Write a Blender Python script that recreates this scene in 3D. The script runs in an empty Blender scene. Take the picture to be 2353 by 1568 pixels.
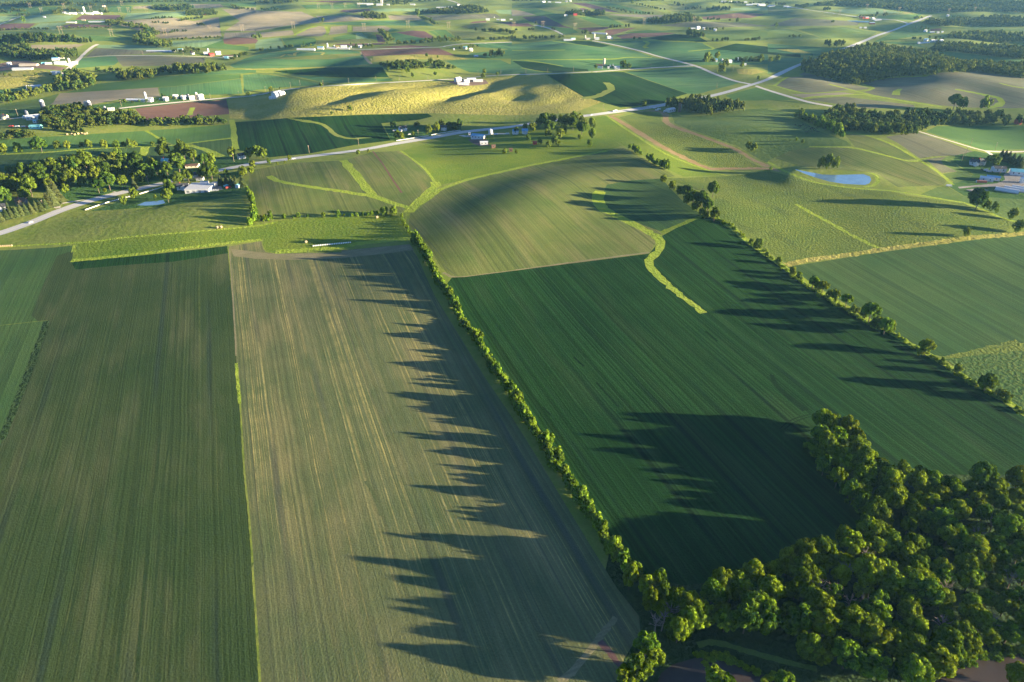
import bpy, math, random
import numpy as np
from mathutils import Vector
from mathutils.geometry import delaunay_2d_cdt

R = math.radians
scene = bpy.context.scene
COL = scene.collection
rng = np.random.default_rng(11)
random.seed(5)

# ------------------------------------------------------------------ camera
CAM_Z = 260.0
PITCH = R(30.0)
FOC = 1568.0            # focal length in units of a 2353-unit wide frame
CW, CH = 2353.0, 1568.0
cam_d = bpy.data.cameras.new('camera')
cam = bpy.data.objects.new('camera', cam_d)
COL.objects.link(cam)
cam.location = (0, 0, CAM_Z)
cam.rotation_euler = (R(90) - PITCH, 0, 0)
cam_d.sensor_width = 36.0
cam_d.lens = 36.0 * FOC / CW
cam_d.clip_start = 1.0
cam_d.clip_end = 30000.0
scene.camera = cam

# ------------------------------------------------------------------ survey notes: where the map sheets sit
SHEET = {'F': (0, 0, 1.0)}
for k, (x, y) in {'R1': (0, 0), 'R2': (588.25, 0), 'R3': (1176.5, 0), 'R4': (1764.75, 0), 'R5': (0, 275.75),
                  'R6': (588.25, 275.75), 'R7': (1176.5, 229.8), 'R8': (1764.75, 229.8)}.items():
    SHEET[k] = (x, y, 0.25)
for k, (x, y) in {'L1': (0, 551.5), 'L2': (784.7, 551.5), 'L3': (1568.3, 459.6), 'L4': (0, 1045.5),
                  'L5': (784.7, 1045.5), 'L6': (1568.3, 930.6)}.items():
    SHEET[k] = (x, y, 0.3335)
SHEET['W7'] = (1378.7, 1223.6, 0.2198)
SHEET['W8'] = (1836.0, 1223.6, 0.2198)


def pts(s):
    """'R5 10,20 30,40 L1 5,6' -> list of (u, v) in the 2353 x 1568 frame."""
    out, sh = [], SHEET['F']
    for tok in s.split():
        if tok in SHEET:
            sh = SHEET[tok]
        else:
            a, b = tok.split(',')
            out.append((sh[0] + float(a) * sh[2], sh[1] + float(b) * sh[2]))
    return out


def rays(uv):
    uv = np.asarray(uv, float).reshape(-1, 2)
    x = (uv[:, 0] - CW / 2) / FOC
    y = (CH / 2 - uv[:, 1]) / FOC
    cp, sp = math.cos(PITCH), math.sin(PITCH)
    d = np.stack([x, cp + y * sp, -sp + y * cp], 1)
    return d / np.linalg.norm(d, axis=1)[:, None]


# ------------------------------------------------------------------ the lie of the land
def sst(a, b, t):
    t = np.clip((t - a) / (b - a), 0, 1)
    return t * t * (3 - 2 * t)


def flat_hit(u, v, z=0.0):
    d = rays([(u, v)])[0]
    t = (z - CAM_Z) / d[2]
    return d[0] * t, d[1] * t


def base_h(x, y):
    return -20.0 + 20.0 * sst(150, 820, y)


BUMPS = []   # cx, cy, ca, sa, 1/(sx), 1/(sy), h


def bump(u0, v0, u1, v1, width, h, plus=0.0):
    """a ridge of height h whose crest runs between two surveyed points."""
    x0, y0 = flat_hit(u0, v0)
    x1, y1 = flat_hit(u1, v1)
    cx, cy = (x0 + x1) / 2, (y0 + y1) / 2
    L = math.hypot(x1 - x0, y1 - y0)
    a = math.atan2(y1 - y0, x1 - x0)
    BUMPS.append((cx, cy, math.cos(a), math.sin(a), 1 / max(L * 0.5 + plus, width), 1 / width, h))


_wr = np.random.default_rng(4)
WAVES = []
for wl, amp, n in ((900, 3.2, 6), (400, 3.3, 9), (210, 1.1, 9)):
    for _ in range(n):
        a = _wr.uniform(0, math.pi * 2)
        k = 2 * math.pi / (wl * _wr.uniform(0.75, 1.3))
        WAVES.append((k * math.cos(a), k * math.sin(a), _wr.uniform(0, 6.28), amp / math.sqrt(n / 2)))


def terrain(x, y):
    x = np.asarray(x, float)
    y = np.asarray(y, float)
    z = base_h(x, y)
    r = np.hypot(x, y)
    w = 0.12 + 0.88 * sst(650, 1250, r)
    w = w + 0.5 * sst(1400, 2600, r)
    s = np.zeros_like(x)
    for kx, ky, p, a in WAVES:
        s += a * np.sin(kx * x + ky * y + p)
    z = z + s * w
    for cx, cy, ca, sa, ix, iy, h in BUMPS:
        dx, dy = x - cx, y - cy
        a = (dx * ca + dy * sa) * ix
        b = (-dx * sa + dy * ca) * iy
        z = z + h * np.exp(-0.5 * (a * a + b * b))
    for px, py, pr, pz in FLATS:
        d = np.hypot((x - px), (y - py)) / pr
        k = 1 - sst(0.75, 1.3, d)
        z = z * (1 - k) + pz * k
    return z


FLATS = []


def unproject(uv):
    """where sight lines meet the ground (first hit)."""
    d = rays(uv)
    t = np.maximum((70.0 - CAM_Z) / d[:, 2], 150.0)
    for _ in range(46):
        p = d * t[:, None]
        gap = CAM_Z + p[:, 2] - terrain(p[:, 0], p[:, 1])
        if np.abs(gap).max() < .02:
            break
        t = np.minimum(t + gap / (-d[:, 2] + .2 * (gap > 0.4)), 9500)
    p = d * t[:, None]
    p[:, 2] = terrain(p[:, 0], p[:, 1])
    return p


def project(p):
    p = np.asarray(p, float).reshape(-1, 3) - np.array([0, 0, CAM_Z])
    cp, sp = math.cos(PITCH), math.sin(PITCH)
    f = p[:, 1] * cp - p[:, 2] * sp
    up = p[:, 1] * sp + p[:, 2] * cp
    return np.stack([CW / 2 + FOC * p[:, 0] / f, CH / 2 - FOC * up / f], 1)


def gz(x, y):
    return float(terrain(np.array([x]), np.array([y]))[0])


# ------------------------------------------------------------------ object helpers
def tag(o, label=None, cat=None, group=None, kind=None):
    if label:
        o['label'] = label
    if cat:
        o['category'] = cat
    if group:
        o['group'] = group
    if kind:
        o['kind'] = kind
    return o


def empty(name, loc, rz=0.0, s=1.0):
    o = bpy.data.objects.new(name, None)
    COL.objects.link(o)
    o.location = loc
    o.rotation_euler = (0, 0, rz)
    o.scale = (s, s, s)
    return o


def mesh_obj(name, me, parent=None):
    o = bpy.data.objects.new(name, me)
    COL.objects.link(o)
    if parent:
        o.parent = parent
    return o


def np_mesh(name, V, F, mat=None, smooth=False):
    """V (n,3), F (m,3|4) arrays -> mesh"""
    me = bpy.data.meshes.new(name)
    V = np.asarray(V, np.float32)
    F = np.asarray(F, np.int32)
    k = F.shape[1]
    me.vertices.add(len(V))
    me.vertices.foreach_set('co', V.ravel())
    me.loops.add(F.size)
    me.loops.foreach_set('vertex_index', F.ravel())
    me.polygons.add(len(F))
    me.polygons.foreach_set('loop_start', np.arange(0, F.size, k, dtype=np.int32))
    if smooth:
        me.polygons.foreach_set('use_smooth', np.ones(len(F), bool))
    me.update(calc_edges=True)
    if mat:
        me.materials.append(mat)
    return me


class MB:
    def __init__(self):
        self.v, self.f = [], []

    def box(self, x0, x1, y0, y1, z0, z1):
        b = len(self.v)
        self.v += [(x0, y0, z0), (x1, y0, z0), (x1, y1, z0), (x0, y1, z0), (x0, y0, z1), (x1, y0, z1), (x1, y1, z1), (x0, y1, z1)]
        self.f += [tuple(b + i for i in q) for q in ((0, 3, 2, 1), (4, 5, 6, 7), (0, 1, 5, 4), (1, 2, 6, 5), (2, 3, 7, 6), (3, 0, 4, 7))]
        return self

    def prism(self, prof, x0, x1, cap=True):
        """profile of (y, z) swept along x"""
        b, n = len(self.v), len(prof)
        self.v += [(x0, y, z) for y, z in prof] + [(x1, y, z) for y, z in prof]
        for i in range(n):
            j = (i + 1) % n
            self.f.append((b + i, b + n + i, b + n + j, b + j))
        if cap:
            self.f.append(tuple(b + i for i in range(n)))
            self.f.append(tuple(b + n + i for i in reversed(range(n))))
        return self

    def lathe(self, prof, n=14, cx=0, cy=0):
        """profile of (r, z)"""
        b, m = len(self.v), len(prof)
        for r, z in prof:
            for k in range(n):
                a = 2 * math.pi * k / n
                self.v.append((cx + r * math.cos(a), cy + r * math.sin(a), z))
        for i in range(m - 1):
            for k in range(n):
                j = (k + 1) % n
                self.f.append((b + i * n + k, b + i * n + j, b + (i + 1) * n + j, b + (i + 1) * n + k))
        return self

    def tube(self, p0, p1, r0, r1, n=6):
        p0, p1 = Vector(p0), Vector(p1)
        ax = (p1 - p0).normalized()
        s = ax.orthogonal().normalized()
        t = ax.cross(s)
        b = len(self.v)
        for p, r in ((p0, r0), (p1, r1)):
            for k in range(n):
                a = 2 * math.pi * k / n
                self.v.append(tuple(p + r * (math.cos(a) * s + math.sin(a) * t)))
        for k in range(n):
            j = (k + 1) % n
            self.f.append((b + k, b + j, b + n + j, b + n + k))
        return self

    def mesh(self, name, mat):
        me = bpy.data.meshes.new(name)
        me.from_pydata(self.v, [], self.f)
        me.update()
        if mat:
            me.materials.append(mat)
        return me

    def build(self, name, mat, parent=None):
        return mesh_obj(name, self.mesh(name, mat), parent)


ORD = 'zeroth first second third fourth fifth sixth seventh eighth ninth tenth eleventh twelfth'.split()


def nth(n):
    if n < len(ORD):
        return ORD[n]
    s = {1: 'st', 2: 'nd', 3: 'rd'}.get(n % 10 if n % 100 not in (11, 12, 13) else 0, 'th')
    return f'{n}{s}'
HAZE, EXPOSURE, SKY = 2.6e-5, 2.55, .074
# ------------------------------------------------------------------ materials
class NT:
    def __init__(self, name):
        self.m = bpy.data.materials.new(name)
        self.m.use_nodes = True
        self.t = self.m.node_tree
        self.t.nodes.clear()
        self.out = self.n('ShaderNodeOutputMaterial')

    def n(self, t, **kw):
        o = self.t.nodes.new(t)
        for k, v in kw.items():
            if k in o.inputs.keys():
                o.inputs[k].default_value = v
            else:
                setattr(o, k, v)
        return o

    def l(self, a, b):
        self.t.links.new(a, b)

    def noise(self, vec, scale, detail=3.0, rough=0.55, sx=1.0, sy=1.0, off=0.0):
        mp = self.n('ShaderNodeMapping')
        mp.inputs['Scale'].default_value = (sx, sy, 1.0)
        mp.inputs['Location'].default_value = (off, off * 0.7, off)
        self.l(vec, mp.inputs['Vector'])
        t = self.n('ShaderNodeTexNoise')
        t.inputs['Scale'].default_value = scale
        t.inputs['Detail'].default_value = detail
        t.inputs['Roughness'].default_value = rough
        self.l(mp.outputs[0], t.inputs['Vector'])
        return t.outputs[0]

    def ramp(self, fac, a, b):
        r = self.n('ShaderNodeMapRange')
        r.inputs['From Min'].default_value = a
        r.inputs['From Max'].default_value = b
        self.l(fac, r.inputs['Value'])
        return r.outputs[0]

    def mul(self, a, k):
        m = self.n('ShaderNodeMath', operation='MULTIPLY')
        self.l(a, m.inputs[0])
        if isinstance(k, (int, float)):
            m.inputs[1].default_value = k
        else:
            self.l(k, m.inputs[1])
        return m.outputs[0]

    def add(self, a, b):
        m = self.n('ShaderNodeMath', operation='ADD')
        self.l(a, m.inputs[0])
        if isinstance(b, (int, float)):
            m.inputs[1].default_value = b
        else:
            self.l(b, m.inputs[1])
        return m.outputs[0]

    def mix(self, fac, a, b):
        m = self.n('ShaderNodeMix', data_type='RGBA')
        if isinstance(fac, (int, float)):
            m.inputs[0].default_value = fac
        else:
            self.l(fac, m.inputs[0])
        for s, i in ((a, 6), (b, 7)):
            if isinstance(s, tuple):
                m.inputs[i].default_value = (*s, 1)
            else:
                self.l(s, m.inputs[i])
        return m.outputs[2]

    def bsdf(self, col, rough=0.9, spec=0.15, normal=None, metallic=0.0):
        b = self.n('ShaderNodeBsdfPrincipled')
        if isinstance(col, tuple):
            b.inputs['Base Color'].default_value = (*col, 1)
        else:
            self.l(col, b.inputs['Base Color'])
        b.inputs['Roughness'].default_value = rough
        b.inputs['Specular IOR Level'].default_value = spec
        b.inputs['Metallic'].default_value = metallic
        if normal is not None:
            self.l(normal, b.inputs['Normal'])
        self.l(b.outputs[0], self.out.inputs[0])
        return b

    def bump(self, h, strength, dist):
        b = self.n('ShaderNodeBump')
        b.inputs['Strength'].default_value = strength
        b.inputs['Distance'].default_value = dist
        self.l(h, b.inputs['Height'])
        return b.outputs[0]


def field_mat(name, c1, c2, mot=45.0, streak=None, s_amt=0.5, s_w=5.0, s_len=350.0, s_thr=0.58,
              row=0.0, row_w=1.6, dark=None, clump=0.0, clump_c=None, clump_w=3.0, bump=0.35, bump_d=0.5, patch=None, track=None):
    """crop and grass surface; UV holds metres across (u) and along (v) the rows."""
    k = NT(name)
    uv = k.n('ShaderNodeUVMap')
    uv.uv_map = 'rows'
    wn = k.n('ShaderNodeTexNoise')
    wn.inputs['Scale'].default_value = 1 / 90.0
    wn.inputs['Detail'].default_value = 2
    k.l(uv.outputs[0], wn.inputs['Vector'])
    wv = k.n('ShaderNodeVectorMath', operation='MULTIPLY_ADD')
    k.l(wn.outputs[1], wv.inputs[0])
    wv.inputs[1].default_value = (2.4, 0, 0)
    k.l(uv.outputs[0], wv.inputs[2])
    v = wv.outputs[0]
    big = k.ramp(k.noise(v, 1 / mot, 4, 0.6), 0.32, 0.68)
    col = k.mix(big, c1, c2)
    if patch:
        pt = k.ramp(k.noise(v, 1.0, 4, 0.62, sx=1 / 26.0, sy=1 / 150.0, off=31), 0.50, 0.68)
        col = k.mix(k.mul(pt, 0.8), col, patch)
    if streak:
        st = k.ramp(k.noise(v, 1.0, 2.5, 0.6, sx=1 / s_w, sy=1 / s_len, off=7), s_thr, s_thr + 0.12)
        md = k.ramp(k.noise(v, 1.0, 3, 0.6, sx=1 / 16.0, sy=1 / 170.0, off=3), 0.40, 0.62)
        br = k.ramp(k.noise(v, 1 / 9.0, 3, 0.6, off=17), 0.25, 0.6)
        col = k.mix(k.mul(k.mul(k.mul(st, md), br), s_amt), col, streak)
    if dark:
        dk = k.ramp(k.noise(v, 1.0, 2.0, 0.5, sx=1 / (s_w * 2.2), sy=1 / s_len, off=51), 0.56, 0.70)
        col = k.mix(k.mul(dk, 0.7), col, dark)
    if track:
        w = k.n('ShaderNodeTexWave', wave_type='BANDS', bands_direction='X')
        w.inputs['Scale'].default_value = 0.314 / 36.0
        w.inputs['Distortion'].default_value = 0.25
        w.inputs['Detail'].default_value = 1
        w.inputs['Detail Scale'].default_value = 0.02
        k.l(v, w.inputs['Vector'])
        tw = k.ramp(w.outputs[1], 0.955, 0.995)
        tn = k.ramp(k.noise(v, 1.0, 2, 0.5, sx=1 / 20.0, sy=1 / 180.0, off=77), 0.45, 0.6)
        col = k.mix(k.mul(k.mul(tw, tn), 0.75), col, track)
    grain = k.noise(v, 0.9, 3, 0.65, off=2)
    if row:
        rw = k.noise(v, 1.0, 1.0, 0.5, sx=1 / row_w, sy=1 / 900.0, off=23)
        f = k.add(k.mul(k.ramp(rw, 0.3, 0.7), row), 1.0 - row * 0.5)
        col2 = k.n('ShaderNodeVectorMath', operation='SCALE')
        k.l(col, col2.inputs[0])
        k.l(f, col2.inputs['Scale'])
        col = col2.outputs[0]
    gsc = k.n('ShaderNodeVectorMath', operation='SCALE')
    k.l(col, gsc.inputs[0])
    k.l(k.add(k.mul(grain, 0.7), 0.65), gsc.inputs['Scale'])
    col = gsc.outputs[0]
    h = grain
    if clump:
        cl = k.noise(v, 1 / clump_w, 3, 0.6, off=12)
        zone = k.ramp(k.noise(v, 1 / 70.0, 3, 0.6, off=40), 0.3, 0.6)
        cf = k.mul(k.ramp(cl, 0.46, 0.60), zone)
        if clump_c:
            col = k.mix(k.mul(cf, clump), col, clump_c)
        h = k.add(k.mul(k.ramp(cl, 0.35, 0.65), 1.5), k.mul(grain, 0.5))
    if row:
        h = k.add(h, k.mul(rw, row * 1.2))
    k.bsdf(col, 0.95, 0.05, k.bump(h, bump, bump_d))
    return k.m


FM = {}


def fm(key, desc, **kw):
    FM[key] = (field_mat(desc.replace(' ', '_'), **kw), desc)


fm('grass', 'yellow green grass', c1=(.14, .20, .030), c2=(.205, .235, .052), clump=.35, clump_c=(.30, .28, .08), clump_w=6, bump=.28)
fm('lime', 'lime green grass', c1=(.20, .29, .028), c2=(.28, .34, .045), mot=15, clump=.3, clump_c=(.33, .33, .06), bump=.6)
fm('dry', 'golden grass', c1=(.26, .25, .05), c2=(.34, .30, .085), clump=.45, clump_c=(.17, .20, .035), clump_w=5, bump=.7, bump_d=.8)
fm('corn', 'dark green row crop', c1=(.033, .060, .020), c2=(.050, .075, .026), mot=70, streak=(.15, .165, .040), s_amt=.42, s_w=1.2, s_len=1500,
   row=.36, row_w=.9, dark=(.035, .062, .022), patch=(.085, .098, .042), track=(.03, .05, .03), bump=.45)
fm('stub', 'grey green stubble', c1=(.088, .118, .048), c2=(.140, .148, .064), mot=38, streak=(.42, .345, .12), s_amt=1.0, s_w=1.2, s_len=1200, s_thr=.51,
   row=.32, row_w=1.1, dark=(.080, .095, .055), patch=(.225, .198, .088), track=(.06, .07, .05), bump=.4)
fm('head', 'pale trampled stubble', c1=(.19, .18, .09), c2=(.25, .215, .12), mot=25, streak=(.34, .29, .15), s_amt=.6, s_w=1.6, s_len=90, row=.3, row_w=1.2, bump=.4)
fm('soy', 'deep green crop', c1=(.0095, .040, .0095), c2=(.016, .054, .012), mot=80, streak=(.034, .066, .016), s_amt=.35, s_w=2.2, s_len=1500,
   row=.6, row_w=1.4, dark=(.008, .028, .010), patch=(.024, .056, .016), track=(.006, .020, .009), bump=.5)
fm('soy2', 'mid green crop', c1=(.045, .098, .030), c2=(.072, .118, .036), mot=90, streak=(.12, .15, .06), s_amt=.35, s_w=6, s_len=200, row=.35, row_w=2,
   dark=(.035, .075, .03), bump=.5)
fm('far', 'smooth green crop', c1=(.058, .150, .056), c2=(.100, .185, .066), mot=90, streak=(.13, .18, .08), s_amt=.35, s_w=6, s_len=200, row=.3, row_w=3,
   dark=(.035, .095, .045), bump=.4)
fm('olive', 'olive green crop', c1=(.095, .138, .034), c2=(.155, .172, .050), mot=60, streak=(.23, .22, .085), s_amt=.45, s_w=2.4, s_len=900, row=.4, row_w=2.2,
   dark=(.075, .105, .034), patch=(.20, .19, .07), bump=.4)
fm('grey', 'grey green seedbed', c1=(.125, .135, .078), c2=(.175, .165, .10), mot=60, streak=(.22, .19, .125), s_amt=.5, s_w=4, s_len=160, row=.3, row_w=2.4,
   dark=(.095, .09, .062), bump=.35)
fm('weed', 'weedy green meadow', c1=(.080, .132, .028), c2=(.125, .160, .034), mot=55, clump=.5, clump_c=(.25, .26, .042), clump_w=2.4, bump=.5, bump_d=.8, dark=(.06, .095, .03), s_w=10, s_len=60)
fm('weed2', 'weedy dark green crop', c1=(.045, .10, .028), c2=(.066, .118, .032), mot=45, clump=.45, clump_c=(.15, .17, .035), clump_w=3, bump=.7)
fm('cornd', 'dark tramline', c1=(.030, .054, .020), c2=(.040, .064, .023), mot=20, bump=.4)
fm('soyd', 'dark wheel track', c1=(.0055, .021, .007), c2=(.009, .030, .009), mot=20, bump=.4)
fm('stubd', 'dark green furrow', c1=(.085, .110, .046), c2=(.11, .13, .055), mot=20, bump=.4)
fm('hay', 'bright green hay', c1=(.070, .152, .038), c2=(.098, .178, .044), mot=60, streak=(.13, .20, .06), s_amt=.4, s_w=5, s_len=200, row=.2, row_w=3, bump=.35)
fm('vivid', 'vivid green grass', c1=(.105, .180, .022), c2=(.165, .215, .028), mot=50, clump=.4, clump_c=(.21, .23, .035), clump_w=3, bump=.32)
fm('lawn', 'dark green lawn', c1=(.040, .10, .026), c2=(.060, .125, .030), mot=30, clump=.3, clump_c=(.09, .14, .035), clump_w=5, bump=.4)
fm('pgreen', 'soft green pasture', c1=(.075, .135, .034), c2=(.120, .170, .040), mot=60, clump=.2, clump_c=(.17, .19, .05), clump_w=5, bump=.35)
fm('plow', 'brown ploughed', c1=(.135, .075, .058), c2=(.185, .105, .078), mot=60, streak=(.24, .145, .10), s_amt=.5, s_w=4, s_len=160, row=.4, row_w=3, bump=.4)
fm('purple', 'purplish bare earth', c1=(.105, .062, .062), c2=(.15, .085, .078), mot=60, row=.3, row_w=3, bump=.4)
fm('fallow', 'tan fallow', c1=(.23, .20, .125), c2=(.31, .26, .17), mot=70, streak=(.17, .16, .085), s_amt=.6, s_w=9, s_len=150, row=.3, row_w=4, bump=.4)
fm('pale', 'pale green crop', c1=(.15, .25, .11), c2=(.22, .30, .14), mot=60, row=.4, row_w=5, bump=.3)
fm('dirt', 'bare brown soil', c1=(.27, .185, .085), c2=(.34, .24, .115), mot=25, row=.25, row_w=1.5, bump=.3)
fm('yard', 'grey farmyard', c1=(.23, .21, .19), c2=(.30, .27, .25), mot=15, bump=.3)
fm('mudyard', 'brown cattle yard', c1=(.15, .105, .085), c2=(.20, .14, .11), mot=20, bump=.4)
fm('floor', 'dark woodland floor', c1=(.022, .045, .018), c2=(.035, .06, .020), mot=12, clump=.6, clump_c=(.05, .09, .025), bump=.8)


def road_mat(name, c1, c2, line=False):
    k = NT(name)
    uv = k.n('ShaderNodeUVMap')
    uv.uv_map = 'rows'
    n = k.ramp(k.noise(uv.outputs[0], .5, 4, .6, sx=1, sy=.08), .3, .7)
    k.bsdf(k.mix(n, c1, c2), .85, .2)
    return k.m


FM['asphalt'] = (road_mat('worn_asphalt', (.44, .425, .41), (.52, .50, .48)), 'grey asphalt')
FM['gravel'] = (road_mat('pale_gravel', (.50, .45, .39), (.62, .56, .49)), 'pale gravel')
FM['lines'] = (road_mat('road_paint', (.62, .58, .46), (.7, .66, .55)), 'painted')


def water_mat(name, col, rough, spec):
    k = NT(name)
    g = k.n('ShaderNodeNewGeometry')
    n = k.noise(g.outputs['Position'], .35, 3, .5)
    b = k.bsdf(k.mix(k.ramp(k.noise(g.outputs['Position'], .05, 3, .6), .35, .65), col, tuple(c * 1.35 for c in col)), rough, spec, k.bump(n, .08, .15))
    b.inputs['IOR'].default_value = 1.33
    return k.m


FM['pond'] = (water_mat('sky_painted_pond_water', (.11, .20, .30), .06, .9), 'blue pond')  # blue of the reflected sky put into the base colour
FM['river'] = (water_mat('muddy_water', (.055, .043, .040), .15, .35), 'muddy river')


def paint(name, col, rough=.6, spec=.3, wear=.18, metal=0.0, ribs=0.0):
    k = NT(name)
    g = k.n('ShaderNodeTexCoord')
    n = k.ramp(k.noise(g.outputs['Object'], .35, 4, .6), .3, .75)
    col_ = k.mix(k.mul(n, wear), col, tuple(c * .45 for c in col))
    nm = None
    if ribs:
        w = k.n('ShaderNodeTexWave', wave_type='BANDS', bands_direction='X')
        w.inputs['Scale'].default_value = ribs
        k.l(g.outputs['Object'], w.inputs['Vector'])
        nm = k.bump(w.outputs[1], .25, .08)
    k.bsdf(col_, rough, spec, nm, metal)
    return k.m


PM = {
    'white': paint('white_siding', (.58, .58, .58), .6, .3, .25),
    'cream': paint('cream_siding', (.68, .60, .47), .7, .2),
    'tan': paint('tan_concrete', (.62, .50, .37), .8, .2),
    'grey': paint('grey_metal', (.42, .43, .45), .45, .4, ribs=1.2),
    'steel': paint('galvanised_steel', (.62, .64, .66), .35, .5, metal=.3),
    'tarp': paint('white_tarpaulin', (.84, .86, .86), .5, .3, .06),
    'silver': paint('white_roof_sheet', (.60, .62, .66), .45, .4, .2, ribs=1.2),
    'blue': paint('blue_roof_sheet', (.16, .36, .55), .45, .4, ribs=1.2),
    'teal': paint('teal_roof_sheet', (.20, .52, .56), .45, .4, ribs=1.2),
    'red': paint('red_barn_paint', (.42, .05, .045), .7, .2),
    'brown': paint('brown_shingle', (.17, .105, .075), .9, .1, .35),
    'dark': paint('dark_shingle', (.065, .068, .08), .85, .15, .3),
    'navy': paint('dark_blue_enamel', (.035, .045, .085), .4, .4),
    'wood': paint('weathered_wood', (.30, .235, .165), .9, .1, .4),
    'door': paint('grey_door', (.20, .21, .23), .6, .3),
    'glass': paint('dark_window_glass', (.03, .04, .055), .1, .6, .1),
    'black': paint('black_rubber', (.02, .02, .022), .7, .2),
    'hide': paint('black_hide', (.012, .011, .011), .8, .2),
    'straw': paint('straw_bale', (.48, .37, .20), .95, .05, .5),
    'wrap': paint('white_bale_wrap', (.74, .76, .76), .45, .4, .12),
    'carw': paint('white_car_paint', (.78, .78, .78), .25, .5, .05),
    'orange': paint('rusty_red_paint', (.42, .14, .09), .7, .2, .3),
    'lightgrey': paint('light_grey_roof', (.55, .55, .56), .8, .2, .25),
}


def leaf_mat(name, a, b, c, trans=.28):
    """a, b: the two tints of a crown; c: the tint some trees lean towards."""
    k = NT(name)
    at = k.n('ShaderNodeAttribute')
    at.attribute_name = 'tint'
    oi = k.n('ShaderNodeObjectInfo')
    at2 = k.n('ShaderNodeAttribute')
    at2.attribute_name = 'hue'
    col = k.mix(at.outputs['Fac'], a, b)
    hue = k.add(k.mul(oi.outputs['Random'], .62), at2.outputs['Fac'])
    col = k.mix(k.mul(hue, .85), col, c)
    vs = k.n('ShaderNodeVectorMath', operation='SCALE')
    k.l(col, vs.inputs[0])
    k.l(k.add(k.mul(at.outputs['Fac'], .75), .62), vs.inputs['Scale'])
    fr = k.n('ShaderNodeMath', operation='FRACT')
    k.l(k.mul(oi.outputs['Random'], 7.31), fr.inputs[0])
    vs2 = k.n('ShaderNodeVectorMath', operation='SCALE')
    k.l(vs.outputs[0], vs2.inputs[0])
    k.l(k.add(k.mul(fr.outputs[0], .62), .84), vs2.inputs['Scale'])
    vs = vs2
    d = k.n('ShaderNodeBsdfDiffuse')
    k.l(vs.outputs[0], d.inputs['Color'])
    t = k.n('ShaderNodeBsdfTranslucent')
    k.l(vs.outputs[0], t.inputs['Color'])
    m = k.n('ShaderNodeMixShader')
    m.inputs[0].default_value = trans
    k.l(d.outputs[0], m.inputs[1])
    k.l(t.outputs[0], m.inputs[2])
    k.l(m.outputs[0], k.out.inputs[0])
    return k.m


LEAF = leaf_mat('broadleaf_foliage', (.022, .080, .012), (.112, .182, .011), (.215, .228, .011), .22)
LEAF_FAR = leaf_mat('far_foliage', (.012, .036, .012), (.040, .072, .014), (.074, .088, .014), .15)
LEAF_MID = leaf_mat('deep_green_foliage', (.016, .056, .012), (.066, .112, .012), (.120, .140, .013), .2)
NEEDLE = leaf_mat('conifer_needles', (.030, .055, .022), (.060, .080, .026), (.085, .085, .03), .12)
SHRUB = leaf_mat('shrub_foliage', (.055, .120, .014), (.12, .20, .018), (.17, .21, .016))
BARK = paint('grey_bark', (.14, .11, .085), .95, .05, .5)
DEADW = paint('bleached_dead_wood', (.27, .21, .185), .9, .1, .4)
# ------------------------------------------------------------------ hills
def BP(s, width, h, plus=0.0):
    (a, b), (c, d) = pts(s)
    bump(a, b, c, d, width, h, plus)


BP('F 1020,598 1245,448', 52, 9, 30)        # crest of the broad olive hill
BP('F 1245,448 1420,402', 44, 5.5, 30)
BP('R7 1050,655 1500,735', 36, 4)
BP('F 1290,520 1480,560', 90, 5)
BP('F 1560,430 1600,520', 40, 4)
BP('R6 1200,300 1330,560', 45, 6)
BP('R6 700,380 800,560', 40, 4)
BP('R6 120,600 300,800', 45, 4)
BP('R6 2150,250 2300,420', 50, 7)
BP('R7 500,330 330,560', 40, 4)
BP('R8 150,820 1050,870', 66, 11)            # weedy hill
BP('R8 900,1000 1900,1130', 72, 8.5)
BP('R7 2150,900 2000,1200', 60, 6)
BP('R8 400,500 1000,560', 58, 10.5)
BP('R8 1000,360 1300,480', 45, 8)
BP('R8 1500,400 1800,450', 45, 6)
BP('R7 1250,560 900,480', 50, 5)
BP('R7 1700,250 2100,480', 52, 9)
BP('R7 2250,250 2340,420', 55, 10)
BP('R5 1300,960 1900,790', 50, 4)
BP('R5 700,1000 1100,900', 45, 3)
BP('R5 1500,1130 1900,1050', 45, 2.5)
# golden hills
BP('R2 760,1035 1650,930', 55, 17)
BP('R2 520,900 1020,810', 50, 12)
BP('R2 1100,900 1760,800', 45, 12)
BP('R2 1700,980 2240,840', 50, 9)
BP('R2 330,960 420,860', 50, 11)
BP('R3 60,960 130,800', 34, 4)
BP('R3 330,960 300,830', 32, 4)
for s_, w_, h_ in (('R2 680,1005 1250,870', 21, -9), ('R2 1250,870 1700,775', 20, -8), ('R2 1600,985 1900,870', 21, -9), ('R2 1900,870 2150,790', 20, -8), ('R2 900,865 1100,790', 14, -4.5),
                   ('R3 45,960 60,830', 26, -6), ('R3 350,900 320,790', 26, -6), ('R2 40,1020 170,930', 15, -5)):
    BP(s_, w_, h_)
BP('R3 500,930 420,800', 45, 6)
_gr = np.random.default_rng(21)
for _ in range(26):
    u_, v_ = _gr.uniform(690, 1300), _gr.uniform(188, 258)
    bump(u_, v_, u_ + _gr.uniform(15, 60), v_ - _gr.uniform(4, 16), _gr.uniform(9, 17), _gr.uniform(1, 2.6) * _gr.choice([-1, 1]))
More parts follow.
